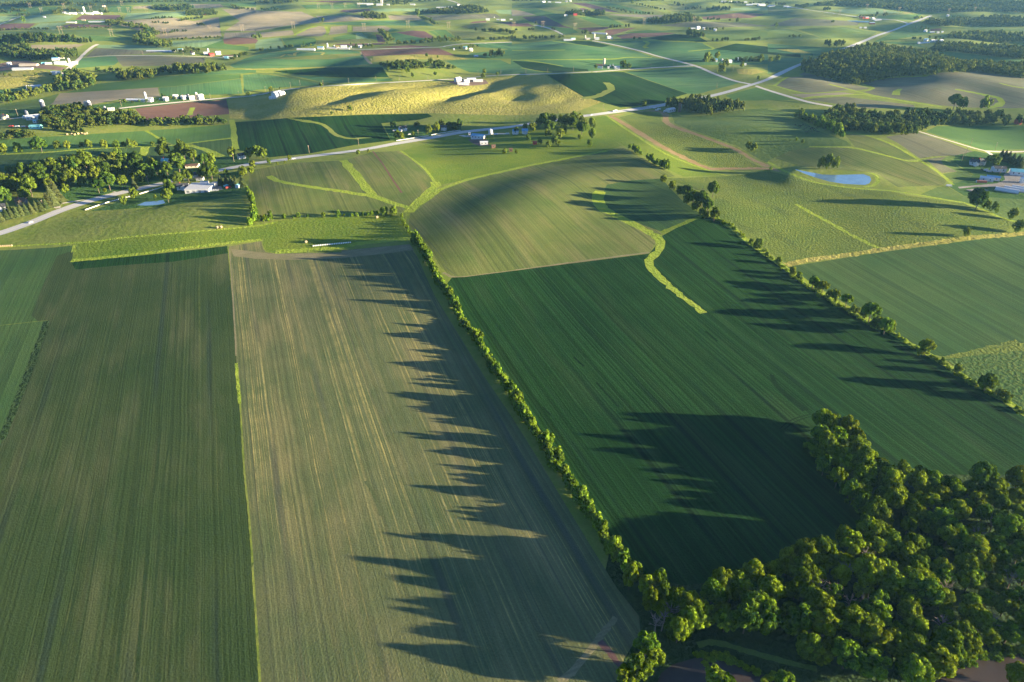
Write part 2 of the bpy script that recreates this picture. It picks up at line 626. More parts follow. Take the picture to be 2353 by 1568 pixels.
# green fields beyond
BP('R3 500,800 850,720', 60, 9)
BP('R3 1200,720 1600,690', 80, 9)
BP('R3 950,900 1350,850', 70, 6)
BP('R3 300,430 800,470', 70, 10)
BP('R3 100,510 700,530', 60, 7)
BP('R3 1400,420 1700,450', 90, 9)
BP('R3 1900,310 2300,330', 80, 14)
BP('R3 2060,650 2250,640', 40, 6)
BP('R2 300,540 800,520', 70, 13)
BP('R2 250,690 700,720', 60, 6)
BP('R1 1100,560 1800,560', 60, 11)
BP('R1 1700,770 2150,780', 60, 7)
BP('R1 2080,370 2353,380', 60, 14)
BP('R2 480,290 620,270', 60, 12)
BP('R2 720,280 840,260', 60, 12)
BP('R2 950,280 1180,260', 60, 12)
BP('R2 1380,310 1600,330', 70, 11)
BP('R2 1850,310 2150,330', 70, 12)
BP('R2 2000,240 2300,240', 70, 12)
BP('R3 400,190 700,210', 70, 14)
BP('R3 950,190 1250,180', 70, 11)
BP('R3 1850,155 2200,150', 80, 12)
BP('R4 100,190 700,200', 70, 10)
BP('R4 400,300 850,300', 70, 12)
BP('R4 120,770 500,760', 55, 9)
BP('R4 1200,780 1800,760', 80, 11)
BP('R4 1500,880 2200,800', 70, 9)
BP('R4 1250,840 1650,930', 50, 7)
BP('R4 2150,900 2353,880', 60, 8)

# level ground where water lies and around the farmyards
def level(s, rad):
    (u, v), = pts(s)
    p = unproject([(u, v)])[0]
    FLATS.append((p[0], p[1], rad, p[2]))


level('R8 650,730', 66)
level('R5 1390,768', 22)
level('R8 2200,740', 70)
# ------------------------------------------------------------------ the patchwork: (kind, surface, name, label, outline) later entries lie on top
MAP = []


def P(surf, label, s, name=None, d=None):
    MAP.append(('P', surf, name, label, pts(s), 0, d))


def S(surf, label, width, s, name=None, w1=None):
    MAP.append(('S', surf, name, label, pts(s), (width, w1 or width), None))


# --- far band, top left
P('pgreen', '', 'R1 -200,-60 2353,-60 2353,60 1700,40 0,65 -200,60')
P('hay', '', 'R1 -100,66 500,62 560,75 510,130 230,140 0,125 -100,125')
P('pgreen', '', 'R1 700,50 960,45 980,110 780,110 660,128 540,128 600,80')
P('hay', '', 'R1 985,55 1210,55 1200,125 1000,108')
P('fallow', '', 'R1 1225,60 1700,38 2030,40 2060,70 1500,82 1225,82')
P('hay', '', 'R1 2040,38 2353,20 2353,62 2120,62')
P('pale', '', 'R1 1170,122 1720,108 1715,150 1135,182')
P('pale', '', 'R1 -60,150 190,150 60,215 -60,240')
P('purple', '', 'R1 -60,228 120,218 330,218 270,258 0,285 -60,285')
P('pale', '', 'R1 100,212 300,140 690,145 615,190 335,212', )
P('pale', '', 'R1 272,264 365,216 605,210 555,245 495,278')
P('purple', '', 'R1 570,242 650,220 1030,236 1015,250 545,256')
P('purple', '', 'R1 690,182 755,140 1110,140 1092,176 800,184')
P('hay', '', 'R1 640,186 800,188 1090,180 1075,215 980,208 700,214')
P('fallow', '', 'R1 1130,190 1600,165 1780,195 2010,158 2035,335 1800,350 1480,355 1330,300 1200,260 1110,235')
P('pgreen', '', 'R1 -60,290 240,290 900,268 1290,288 1270,332 900,332 680,322 300,300 0,310')
P('hay', '', 'R1 700,325 1220,345 1210,374 880,380 800,350')
P('fallow', '', 'R1 285,412 785,406 700,440 480,466 285,450')
P('pale', '', 'R1 905,412 1300,418 1560,440 1575,468 1340,468 890,440')
P('grey', '', 'R1 880,442 1340,466 1480,480 1280,500 980,510 790,526')
P('far', '', 'R1 740,540 1060,512 1100,560 1050,600 690,630')
P('grey', '', 'R1 1060,512 1400,515 1880,530 1880,578 1500,605 1130,612 1090,570')
P('pale', '', 'R1 1560,380 2040,362 2040,408 1850,438 1580,430')
P('hay', '', 'R1 1850,440 2060,366 2060,406 2285,432 2285,470')
P('fallow', '', 'R1 2040,85 2353,72 2353,290 2070,282 R2 -10,100 420,110 560,170 598,208 300,235 0,290')
P('fallow', '', 'R1 2065,302 2353,298 2353,352 2170,340 2055,358')
P('plow', '', 'R1 2050,362 2170,342 2353,356 R2 22,378 0,400 R1 2150,412 2060,402')
P('pale', '', 'R2 -5,402 30,366 220,346 262,440 60,462 -5,450')
P('hay', '', 'R2 236,350 540,350 558,380 530,424 282,436')
P('mudyard', '', 'R1 -60,600 130,555 260,560 390,590 620,625 560,650 300,625 100,640 -60,670')
P('dry', '', 'R1 -60,690 190,640 420,648 500,690 440,790 240,800 -60,830')
P('far', '', 'R1 -60,835 240,805 420,790 480,840 -60,900')
# --- mid left
P('hay', 'bright green hay field running up to the creek woods, left of the light waterway', 'R1 590,856 900,770 1300,735 1500,702 2210,682 2212,722 1600,795 1450,803')
P('far', '', 'R1 1415,725 1700,688 1900,655 2353,638 2353,668 2200,678 1500,710')
P('far', '', 'R1 1462,806 1600,798 2210,726 2228,862 2000,872 1700,872 1480,892')
P('fallow', 'tan fallow field behind the long white poultry sheds', 'R1 550,860 1450,806 1470,890 1100,915 850,962 470,960')
P('pgreen', '', 'R1 -60,975 400,900 540,862 490,945 400,1003 -60,1008')
P('lawn', '', 'R1 -60,1010 400,1006 620,950 900,965 1120,940 1470,892 2080,905 2080,914 1700,945 1240,1000 1000,1010 500,1080 -60,1090')
P('plow', 'brown ploughed field in front of the lone tan silo farm', 'R1 1240,1000 1700,946 2080,916 2112,1050 1990,1060 1650,1092 1340,1112')
S('lime', '', 12, 'R1 1775,990 1750,1030 1745,1060')
P('far', '', 'R1 2236,690 2353,682 R2 120,692 600,756 612,782 300,800 0,828 R1 2242,856')
P('far', '', 'R1 2110,600 2250,540 2353,510 R2 100,490 300,470 640,456 860,460 960,480 1060,592 700,612 0,632 R1 2150,625')
P('olive', '', 'R2 140,535 400,520 700,500 960,490 970,510 700,545 300,550')
P('soy', '', 'R2 155,655 700,620 1160,620 1222,712 760,712 350,690')
P('far', '', 'R2 350,696 760,714 1220,722 1262,744 900,762 620,760')
S('pgreen', '', 12, 'R2 -60,668 60,680 200,685 380,725 610,770')
S('pgreen', '', 9, 'R2 160,672 420,690 780,718 1225,722 1290,745')
S('dry', '', 9, 'R2 -100,640 300,632 700,615 1050,600')
S('dry', '', 9, 'R2 60,540 220,525 270,500 350,515 360,490 420,475 520,480 630,485 600,505')
S('fallow', '', 7, 'R2 960,480 1010,540 1060,590')
# --- upper middle
P('fallow', '', 'R2 40,302 335,280 352,322 60,346')
P('fallow', '', 'R2 370,322 470,272 560,240 642,246 655,292 622,336 380,332')
P('fallow', '', 'R2 690,246 840,234 838,302 668,322')
P('fallow', '', 'R2 890,246 1180,240 1240,262 1195,302 890,290')
P('far', '', 'R2 1240,262 1330,280 1200,300')
S('lime', '', 12, 'R2 640,245 665,290 625,335')
S('lime', '', 14, 'R2 862,235 860,295')
S('lime', '', 10, 'R2 560,240 480,260 400,300 350,325')
P('hay', '', 'R2 702,346 912,303 920,360 722,372')
P('pale', '', 'R2 920,302 970,300 1030,356 922,360')
P('purple', '', 'R2 1100,315 1160,330 1192,390 1120,392')
P('olive', '', 'R2 560,370 700,374 1030,358 1120,392 690,400 560,420')
P('purple', '', 'R2 690,405 1190,396 1150,412 800,422')
P('plow', '', 'R2 1090,435 1420,415 1680,436 1300,444')
P('plow', '', 'R2 960,466 1300,450 1680,445 1842,512 1500,500 1080,516 1000,520')
P('purple', '', 'R2 1290,300 1440,282 1552,290 1662,356 1520,350')
P('far', '', 'R2 1200,310 1290,302 1520,352 1660,358 1500,390 1260,385')
P('hay', '', 'R2 1580,286 1630,285 1740,370 1692,352')
P('hay', '', 'R2 1632,280 1742,275 1832,345 1742,370')
P('olive', '', 'R2 1762,280 2050,290 2290,342 1900,362 1842,345')
P('fallow', '', 'R2 550,150 930,140 1100,178 700,206 612,206')
P('fallow', '', 'R2 1210,145 1480,140 1532,190 1232,182')
P('far', '', 'R2 622,216 1200,190 1550,196 1642,240 1300,236 900,232 600,226')
P('hay', '', 'R2 412,46 1050,40 1080,70 700,84 462,84')
P('purple', '', 'R2 800,92 1040,82 1052,102 900,120 762,106')
P('pale', '', 'R2 1052,82 1640,76 1660,100 1100,110')
P('grey', '', 'R2 1540,142 2200,126 2252,166 1650,190 1532,160')
P('olive', '', 'R2 1870,245 2100,200 2353,225 2353,268 2040,285 1900,255')
P('plow', '', 'R2 1992,200 2110,190 2122,206 1962,218')
P('purple', '', 'R2 2240,205 2353,200 R3 0,215 150,215 205,246 0,244')
P('purple', '', 'R2 370,12 700,8 1000,14 700,24')
P('pale', '', 'R2 2200,95 2353,90 R3 0,90 20,100 R2 2353,135 2230,125')
P('far', '', 'R2 1990,402 2353,390 2353,458 2062,436')
P('far', '', 'R2 1970,492 2353,452 2353,542 2100,540 1950,502')
P('dry', '', 'R2 1080,520 1500,502 1842,514 1950,545 1720,552 1500,545 1200,560 1060,575')
P('grass', '', 'R2 1062,595 1200,562 1560,548 1740,560 1960,668 2000,700 1270,742 1165,622')
P('far', 'green hill field right of the open grove, in front of the small white barn', 'R2 1742,560 2000,546 2242,550 2353,600 2353,684 1962,665 1850,620')
P('dry', 'golden grass hills with dark gullies below the long gravel road', 'R2 295,832 600,802 1000,780 1800,744 2353,702 R3 300,690 500,800 660,890 830,938 560,1040 0,1062 R2 1600,1042 1000,1052 340,1082 -10,1108 R1 2112,1090 2092,916 2353,892', name='meadow')
P('mudyard', '', 'R2 1760,752 1850,738 2110,738 2140,770 2050,785 1880,795')
# --- upper right
P('fallow', '', 'R3 -5,90 130,110 222,140 0,150')
P('hay', '', 'R3 40,86 230,84 450,140 222,140')
P('purple', '', 'R3 90,155 300,150 482,240 562,260 300,236 150,192')
P('olive', '', 'R3 322,150 560,150 822,242 562,250')
P('hay', '', 'R3 592,155 860,150 1040,232 832,245')
P('hay', '', 'R3 350,252 560,262 612,300 480,320')
P('plow', '', 'R3 582,256 900,250 872,270 722,296')
P('plow', '', 'R3 872,275 1140,255 1100,270 1000,300 900,332 850,292')
P('plow', '', 'R3 960,332 1100,305 1400,300 1505,306 1332,336 1012,360')
P('hay', '', 'R3 1040,300 1250,278 1500,292 1300,304 1050,306')
P('purple', '', 'R3 532,26 680,30 860,76 1000,120 850,106 700,70')
P('purple', '', 'R3 552,75 660,76 732,96 602,100')
P('olive', '', 'R3 252,80 550,30 652,100 482,110')
P('pgreen', '', 'R3 0,30 330,26 540,30 450,56 240,78 0,80')
P('hay', '', 'R3 640,20 850,15 1292,120 1180,132 900,66')
P('olive', '', 'R3 1022,56 1200,56 1432,130 1292,126')
P('olive', '', 'R3 1232,50 1600,40 1780,85 1500,110 1400,90')
P('fallow', '', 'R3 862,130 1480,140 1502,166 1282,166 1000,150')
P('olive', '', 'R3 960,172 1290,168 1230,215 1040,215')
P('hay', '', 'R3 1690,150 2222,96 2302,120 1762,152')
P('plow', '', 'R3 1742,156 2100,116 2342,130 2202,166 1762,178')
P('grey', '', 'R3 1350,240 1650,196 2100,210 2353,240 R4 250,165 850,200 820,235 300,240 0,240 R3 1800,258')
P('pale', '', 'R3 1850,85 2230,65 2353,70 2353,95 2000,98')
P('pgreen', '', 'R3 1732,290 2353,272 2353,372 1850,382 1762,332')
P('soy', '', 'R3 1232,350 1500,312 1700,330 1802,385 1450,382')
P('far', 'smooth green field in front of the white dairy barns, left of the gravel road', 'R3 -5,410 370,376 720,378 1160,480 1300,528 1660,600 1280,622 700,655 0,682 R2 2240,690 2340,600 R2 2353,470')
P('soy', '', 'R3 472,372 722,381 900,420 805,440 602,410')
P('soy', '', 'R3 0,560 300,580 480,620 700,640 700,655 300,670 100,620')
S('lime', '', 8, 'R3 370,378 560,405 820,440')
S('lime', '', 7, 'R3 0,465 200,468 490,460')
S('lime', '', 7, 'R3 0,555 400,550 900,545 1050,530 1290,530')
S('lime', '', 7, 'R3 110,555 300,580 470,610')
S('lime', '', 7, 'R3 80,625 250,655 360,665')
P('far', 'green field with a curved pale waterway, right of the gravel road', 'R3 760,379 1200,375 1750,396 1852,450 2353,502 2353,592 1730,602 1350,520 900,402')
S('lime', '', 13, 'R3 1215,378 1250,395 1240,415 1215,430 1240,442')
S('lime', '', 8, 'R3 1620,472 1780,458 1855,448 1760,400')
S('lime', '', 7, 'R3 1200,378 1500,380 1900,395 2353,400')
P('soy', '', 'R3 1850,452 2060,400 2353,430 R4 300,480 300,530 R3 2353,500')
P('soy', 'deep green field beside the golden hills with a hooked grass waterway', 'R3 322,690 950,660 1032,665 1610,862 1420,920 1395,950 1000,990 862,952 800,932 660,892 500,800')
S('grass', 'hooked golden grass waterway in the deep green field', 17, 'R3 650,905 760,890 850,860 905,825 900,785 870,760', name='grass_waterway')
P('far', 'mid green field in the angle of the gravel road and highway', 'R3 1042,662 1690,615 2090,765 1722,862 1612,862')
P('grass', '', 'R3 1900,592 2330,600 2353,662 2252,720 1922,682')
P('dry', '', 'R3 2060,635 2240,635 2330,662 2200,690 2080,680')
P('hay', 'bright green hay field between highway and grey contour fields', 'R3 1962,880 2242,806 2353,836 R4 230,916 0,926 R3 2050,926')
P('olive', '', 'R4 -5,80 500,100 802,158 300,166 0,132')
P('pgreen', '', 'R4 280,270 700,250 1000,300 922,346 520,356')
P('pgreen', '', 'R4 -5,265 200,270 520,356 0,356')
P('pale', '', 'R4 540,92 1000,80 1240,120 800,134')
P('hay', '', 'R4 1012,145 1420,130 1332,190 1000,166')
P('hay', '', 'R4 1180,282 1480,290 1502,312 1080,376 960,392')
P('hay', '', 'R4 1000,388 1360,382 1442,440 1302,420')
P('plow', '', 'R4 1490,268 1600,262 1580,285 1500,290')
P('hay', 'bright green strip between the two big right woods', 'R4 1400,450 1850,498 2400,556 2400,600 1750,545 1500,492')
P('pgreen', '', 'R4 1340,242 2400,262 2400,292 2000,282')
P('far', '', 'R4 -5,402 400,430 700,450 520,520 0,480')
P('dry', '', 'R4 50,450 280,456 402,490 330,502')
P('far', '', 'R4 -5,540 330,532 270,600 0,680')
P('grey', 'grey contour field left of the grass fork, under the big wood', 'R4 70,790 190,712 330,702 700,800 740,836 350,856')
P('grey', '', 'R4 285,690 332,665 870,800 932,815 800,836 580,772')
P('grey', 'large grey brown contour field below the big right wood', 'R4 842,766 1120,716 1460,706 1530,672 1900,656 2400,720 2500,990 2050,1002 1600,972 1000,882 862,842 972,815')
P('grey', 'brown grey contour strip beside the woods and curved grass edge', 'R4 350,912 700,890 1340,966 1350,986 900,1000 600,952')
P('fallow', '', 'R4 210,870 700,850 822,870 500,890 330,902')
P('grass', '', 'R4 900,1002 1350,990 1600,985 2400,1000 2400,1040 900,1030')
S('lime', '', 9, 'R4 560,775 700,810 850,850 1000,885 1250,930 1600,985')
S('lime', '', 15, 'R4 2020,992 2110,975 2155,940 2120,905 2000,875 1850,845 1720,822', w1=8)
S('lime', '', 7, 'R4 330,905 450,888 600,880 850,870 980,890')
S('lime', '', 7, 'R4 830,762 900,785 972,812 930,830 870,840')
S('lime', '', 8, 'R4 830,762 1000,730 1130,712 1400,702 1530,675')
S('lime', '', 6, 'R4 0,785 80,795 340,856 730,836')
S('lime', '', 7, 'R4 60,790 120,740 190,710')
S('lime', '', 10, 'R4 1215,818 1180,840 1180,875', w1=14)
S('lime', '', 7, 'R4 2130,765 2250,795 2400,815')
# --- middle distance, left
P('hay', 'bright green alfalfa field below the left grove with a tree line in front', 'R5 -120,190 300,160 560,150 860,130 1340,100 1500,195 1420,232 900,265 0,310 -120,312')
P('hay', 'bright green striped field left of the light grass lane', 'R5 1370,98 1700,75 2120,40 2140,160 1900,190 1600,230 1482,182')
P('soy2', 'dark olive field above the roadside wood at the left edge', 'R5 -160,330 0,322 700,270 1290,250 1290,322 1100,342 400,360 300,420 -160,520')
P('soy2', '', 'R5 1362,250 1700,232 1850,262 2030,350 1900,350 1330,370')
P('soy2', '', 'R5 1742,215 2140,172 2170,260 2100,340 2040,350 1902,272')
P('soy', 'dark green field with a pale snaking waterway above the highway', 'R5 2160,20 R2 0,1112 350,1082 1000,1056 1580,1046 1622,1072 1500,1102 R6 1152,32 1180,90 1240,190 900,232 480,312 120,345 -20,300 R5 2182,280 2165,100')
S('lime', '', 12, 'R5 1345,235 1310,330')
S('lime', '', 8, 'R5 1690,230 1850,262 1980,312 2045,352', w1=14)
S('lime', '', 7, 'R5 -20,318 400,300 700,275 900,262 1300,245 1600,232 1900,195 2150,165')
S('lime', '', 5, 'R5 1340,100 1400,135 1480,178')
S('lime', '', 9, 'R5 2130,0 2145,60 2150,160 2165,270')
S('grass', 'pale snaking grass waterway in the dark green field', 6, 'R2 300,1088 500,1125 R6 380,0 520,20 620,45 680,90 720,130 800,160 900,172 1060,160', name='grass_waterway', w1=10)
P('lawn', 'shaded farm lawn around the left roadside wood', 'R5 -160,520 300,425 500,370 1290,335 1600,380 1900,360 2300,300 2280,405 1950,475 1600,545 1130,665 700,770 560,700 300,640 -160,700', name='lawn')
P('lawn', 'mown lawn around the house above the highway', 'R6 1180,60 1880,40 1890,98 1600,165 1300,190 1240,190', name='lawn')
# --- main hill
P('olive', 'olive sloping field with a grass fork, below the highway', 'R5 2290,462 R6 0,456 330,396 770,376 920,520 1040,690 1390,800 1330,852 1150,835 400,872 50,885 R5 2325,835 2292,650')
P('olive', 'olive field with a brown washed streak, between two grass waterways', 'R6 830,370 1060,296 1330,286 1530,430 1640,570 1460,780 1390,796 1120,690 960,500')
P('vivid', 'vivid green grass slope below the blue roofed barn', 'R6 1330,286 1700,185 1950,162 1960,222 2160,252 2210,322 2300,440 2353,456 2000,532 1700,600 1640,570 1530,440', name='meadow')
P('vivid', 'shaded green pasture under the scattered orchard trees', 'R6 1940,165 2353,130 R7 300,190 770,225 780,276 1010,422 870,468 420,552 0,632 R6 2300,440 2210,322 2160,252 1960,222', name='pasture')
P('olive', 'broad olive hill field with a dark shaded crest', 'R6 1420,852 1480,832 1700,652 2000,542 2353,462 R7 0,638 420,557 870,472 1020,442 1250,562 1450,665 1500,702 1382,716 1420,782 1560,922 1700,1042 1752,1066 1380,1216 1330,1300 L2 2170,12 2120,92 1600,156 850,252 756,256 680,182 600,42 R6 1500,1080 1400,962')
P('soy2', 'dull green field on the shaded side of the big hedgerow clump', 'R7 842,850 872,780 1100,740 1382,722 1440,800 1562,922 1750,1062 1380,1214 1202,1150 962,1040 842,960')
S('plow', '', 2.6, 'R6 1075,290 1160,400 1250,540 1340,670')
S('lime', 'long grass waterway crossing the olive sloping field', 8, 'R6 120,515 200,560 400,600 700,645 1050,700 1250,762 1430,818', name='grass_waterway')
S('lime', 'wide grass waterway running down from the highway to the fork', 11, 'R6 800,372 900,480 1000,610 1075,705', name='grass_waterway')
S('lime', 'curved grass waterway at the foot of the vivid green slope', 12, 'R6 1650,570 1660,600 1560,690 1440,805 1400,850', name='grass_waterway')
S('lime', '', 4, 'R6 1330,285 1450,370 1540,440 1600,510 1645,575')
S('lime', '', 7, 'R6 1430,820 1560,740 1700,640 1850,580 2000,535 2353,455 R7 200,595 420,555 700,500 870,470')
S('head', '', 3, 'L2 700,225 800,258 1100,225 1600,155 2000,102 2120,88')
# --- strips right of the hill
P('vivid', 'bright green strip field beside the dirt track and hedgerow', 'R7 670,178 850,140 1000,232 1130,320 1300,422 1500,522 1700,602 1940,690 1580,706 1430,640 1250,540 1010,412 780,282 770,222')
P('pgreen', 'rolling green pasture with black cattle', 'R7 1460,120 1560,152 1700,152 2150,88 2353,78 R8 0,0 440,20 440,90 260,170 480,290 720,380 770,422 400,430 60,530 0,560 R7 2353,600 2100,440 1900,370 1500,232', name='pasture')
P('grass', '', 'R8 -10,0 580,65 480,110 250,130 0,90 R7 2353,75 2150,85 2140,30')
P('weed', 'weedy green strip field enclosed by a dirt track loop', 'R7 985,158 1220,106 1370,130 1372,192 1425,235 1700,335 2060,460 2160,560 2330,632 1850,618 1550,520 1400,420 1200,300')
S('dirt', 'brown dirt track along the bright green strip field', 11, 'R7 860,142 940,165 1010,205 1110,265 1200,325 1420,450 1650,565 1840,642', name='dirt_track')
S('dirt', 'brown dirt track along the foot of the weedy strip field', 11, 'R7 1820,640 2000,632 2353,632 R8 60,640 170,655', name='dirt_track')
S('dirt', 'brown dirt track along the upper side of the weedy strip', 12, 'R7 900,142 1050,115 1220,98 1340,105 1410,130 1412,200 1450,232 1700,315 1900,385 2050,445 2180,520 2353,615', name='dirt_track')
S('lime', '', 5, 'R7 860,138 1000,235 1300,430 1500,535 1840,660 1980,695')
S('grass', '', 5, 'R7 1460,130 1470,210 1700,300 2000,410 2150,480 2220,530 2353,590')
P('weed', 'big weedy green hill field below the pond', 'R7 1420,722 1990,702 2353,655 R8 180,692 400,762 800,812 1100,836 1300,882 1800,952 2050,1062 2280,1132 2150,1242 1500,1332 1080,1380 L3 900,415 715,442 500,292 240,130 R7 1880,1062 1860,950 1870,850 1700,830')
S('lime', '', 5, 'L3 780,30 1000,150 1200,260 1380,345')
P('olive', 'grey olive field on the slope behind the pond', 'R8 60,535 200,470 400,436 760,440 1280,560 1452,560 1540,660 1640,740 1620,782 1190,802 1100,742 1000,672 600,640 300,612')
P('olive', '', 'R8 700,312 900,326 1100,390 1380,546 1250,550 800,432')
P('grey', 'grey seedbed field beside the gravel lane', 'R8 1080,340 1370,296 1650,386 1900,480 1720,512 1500,520 1400,540 1200,400')
P('grey', '', 'R8 1452,546 1640,520 1600,590 1740,660 1600,672 1560,640')
P('lawn', 'green farmyard lawn around the hoop barns', 'R8 1690,560 1720,512 1900,470 2000,490 2500,495 2500,930 1800,882 1640,782 1890,690', name='lawn')
P('pgreen', 'pale crescent shaped hay strip beside the farmyard', 'R8 1640,520 1722,514 1700,560 1760,620 1892,680 1850,730 1720,766 1600,682 1742,660 1640,610 1590,560')
P('hay', 'bright green field right of the gravel lane', 'R8 1450,290 1550,242 2500,240 2500,450 2000,466 1700,370')
P('grass', 'grassy bank around the blue pond', 'R8 0,560 60,540 300,615 600,642 1000,672 1100,742 1190,802 1640,800 1800,890 1800,950 1300,880 1100,832 800,808 400,758 180,690 0,600', name='bank')
P('pgreen', '', 'R8 1560,800 1660,800 1790,880 2500,925 2500,1140 2280,1130 2050,1050 1800,940 1400,870')
S('lime', '', 5, 'R8 700,300 900,325 1100,392 1250,470 1400,560 1560,660 1700,780')
S('lime', '', 5, 'R8 380,430 760,440 1000,490 1280,560 1400,560')
S('lime', '', 5, 'R8 930,668 1000,700 1010,750 960,790 880,800')
S('lime', '', 5, 'R8 0,570 180,665 450,760 800,812 1200,845 1700,930 1800,945 2000,1020 2150,1085 2300,1125')
# --- right fields
P('soy2', 'mid green field at the right edge below the weedy hill', 'L3 720,462 1360,362 2080,267 2353,232 2650,195 2650,940 2353,985 1790,1080 1700,1060 1450,912 1000,640')
P('weed2', 'weedy dark green field at the lower right edge', 'L3 1790,1087 2353,992 2700,930 2700,1750 2353,1472 2050,1282')
S('dry', 'golden grass margin between weedy hill and mid green field', 8, 'L3 712,448 900,410 1100,385 1360,345 1700,300 2000,260 2353,232 2650,195', name='grass_margin')
S('weed', '', 3, 'L3 1790,1090 2000,1055 2353,1000', w1=14)
# --- near fields
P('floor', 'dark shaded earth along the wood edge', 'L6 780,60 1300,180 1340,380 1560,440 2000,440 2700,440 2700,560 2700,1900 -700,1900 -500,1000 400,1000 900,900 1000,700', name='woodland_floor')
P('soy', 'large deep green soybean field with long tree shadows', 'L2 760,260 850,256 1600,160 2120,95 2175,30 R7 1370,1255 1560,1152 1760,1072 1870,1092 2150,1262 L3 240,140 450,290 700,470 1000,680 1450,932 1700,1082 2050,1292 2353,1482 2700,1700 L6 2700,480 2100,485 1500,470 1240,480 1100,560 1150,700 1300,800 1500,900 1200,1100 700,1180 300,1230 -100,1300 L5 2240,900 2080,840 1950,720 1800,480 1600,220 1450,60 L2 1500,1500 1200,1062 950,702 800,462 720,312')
S('lime', 'lime grass waterway ending as a rounded tongue on the hill', 15, 'R7 808,840 790,900 800,960 870,1020 1000,1085 1180,1175 1300,1245 1350,1290', name='grass_waterway', w1=8)
S('lime', 'lime grass waterway snaking down into the deep green field', 9, 'R7 1330,1240 1370,1320 L2 2200,30 2180,80 2120,140 2125,180 2180,245 2240,300 2353,395 L3 80,725 145,780', name='grass_waterway', w1=6)
S('vivid', '', 5, 'R7 1370,1222 1560,1142 1700,1085 1765,1060')
S('lime', 'lime green grass margin under the right hedgerow', 6, 'L3 150,100 240,130 350,195 450,285 600,395 700,465 850,560 1000,665 1250,810 1450,922 1620,1020 1720,1080 1850,1160 2050,1285 2250,1400 2353,1475 2500,1560', name='grass_margin')
S('soyd', 'curved wheel track around the tip of the wood, outer one', .9, 'L6 670,165 740,110 850,72 970,62 1080,78 1180,130 1270,205 1320,260', name='wheel_track')
S('soyd', 'curved wheel track around the tip of the wood, inner one', .9, 'L6 700,170 770,120 870,84 970,75 1070,92 1160,142 1240,212', name='wheel_track')
S('soyd', 'broad dark lodged streak in the soybean field', 3.0, 'L3 615,1205 640,1270 700,1330 780,1395 850,1450', name='lodged_streak', w1=6)
S('soyd', 'short dark streak in the middle of the soybean field', 1.6, 'L2 1600,805 1635,840 1672,872', name='lodged_streak')
S('soyd', 'longest dark streak in the middle of the soybean field', 1.6, 'L2 1755,980 1830,1065 1910,1150', name='lodged_streak')
S('soyd', 'small dark streak near the grass tongue in the soybeans', 1.5, 'L3 160,905 240,975', name='lodged_streak')
S('soyd', 'dark streak in the lower left of the soybean field', 1.3, 'L2 1385,1150 1440,1210', name='lodged_streak')
S('soyd', 'long faint wheel track crossing the soybean field', .9, 'L3 150,560 330,740 560,960 800,1150', name='wheel_track')
S('stubd', 'dark wheel track down the left side of the hill field', 1.1, 'R6 1410,930 1500,1030 1620,1150 1760,1330 L2 700,170 790,245', name='wheel_track')
P('stub', 'grey green stubble field with pale streaks, left of the hedgerow', 'L1 1580,45 1640,35 1800,10 1815,65 1830,85 1900,95 2353,85 L2 0,72 300,45 470,30 520,110 640,380 800,640 990,950 1180,1230 1400,1580 L5 1440,170 1700,600 1900,920 2050,1110 2060,1220 1960,1400 1900,1568 1860,1900 L4 1830,1900 1785,1568 1760,1100 1720,500 L1 1680,1568 1650,1130 1625,800 1600,400')
P('head', '', 'L1 1590,62 1700,75 1830,90 1900,97 2353,88 L2 0,75 470,30 500,70 300,95 0,125 L1 2000,138 1760,130 1610,112')
P('corn', 'dark green row crop field filling the lower left corner', 'L1 505,60 497,150 1000,105 1565,42 1600,400 1625,800 1650,1130 1680,1568 L4 1720,500 1760,1100 1800,1900 -500,1900 L1 -220,1568 20,1370 330,555 262,560 215,520 300,310 390,110')
P('soy', '', 'L1 490,152 700,130 1000,106 1565,42 1572,92 1200,150 800,178 520,205')
S('cornd', 'dark tramline in the row crop, the one running longest', 0.99, 'L1 1190,160 1165,600 1130,1000 1085,1568 L4 1055,300 1000,800 940,1500', name='tramline', w1=1.26)
S('cornd', 'dark tramline in the row crop, right of the longest', 0.81, 'L1 1240,150 1205,700 1175,1300 L4 1130,150 1095,600 1060,1050', name='tramline', w1=1.35)
S('cornd', 'broad dark tramline in the row crop, left of the longest', 0.72, 'L1 1050,560 1000,1000 960,1400 L4 900,500 860,900 800,1500', name='tramline', w1=1.35)
S('cornd', 'dark tramline in the left half of the row crop', 0.63, 'L4 640,300 590,600 520,950 420,1350', name='tramline', w1=1.17)
S('stubd', 'winding dark drainage furrow in the stubble', 1.6, 'L2 125,330 145,400 175,470 205,560 225,650 235,760 275,900 330,1060 400,1250', name='drainage_furrow', w1=2.2)
S('stubd', 'faint curved furrow across the upper stubble', 1.0, 'L2 150,395 190,375 260,370', name='drainage_furrow')
S('stubd', 'short dark furrow in the lower stubble', 2.0, 'L5 165,180 210,250 245,330 275,420', name='drainage_furrow')
S('head', 'pale headland track in the lower right of the stubble', 3.2, 'L5 1500,1568 1600,1480 1720,1340 1800,1230 1890,1120', name='headland_track')
S('purple', 'brown washed gully at the lower corner of the stubble', 3.0, 'L5 1780,1285 1830,1340 1880,1400 1930,1460', name='washed_gully')
P('soy2', 'dull green plot at the left edge above the ditch', 'L1 -200,85 380,52 505,38 500,75 392,110 300,310 215,520 262,560 -200,610')
P('soy2', 'light green grass plot at the left edge beside the dark ditch', 'L1 -200,612 265,562 330,556 300,640 180,960 20,1370 -200,1900')
S('floor', 'painted dark shade of the ditch bank between light plot and row crop', 5.0, 'L1 322,560 290,660 235,800 170,980 90,1180 10,1380', name='painted_bank_shade')  # shade of the bank painted as a flat dark strip
S('head', '', 1.2, 'L1 1580,60 1605,400 1628,800')
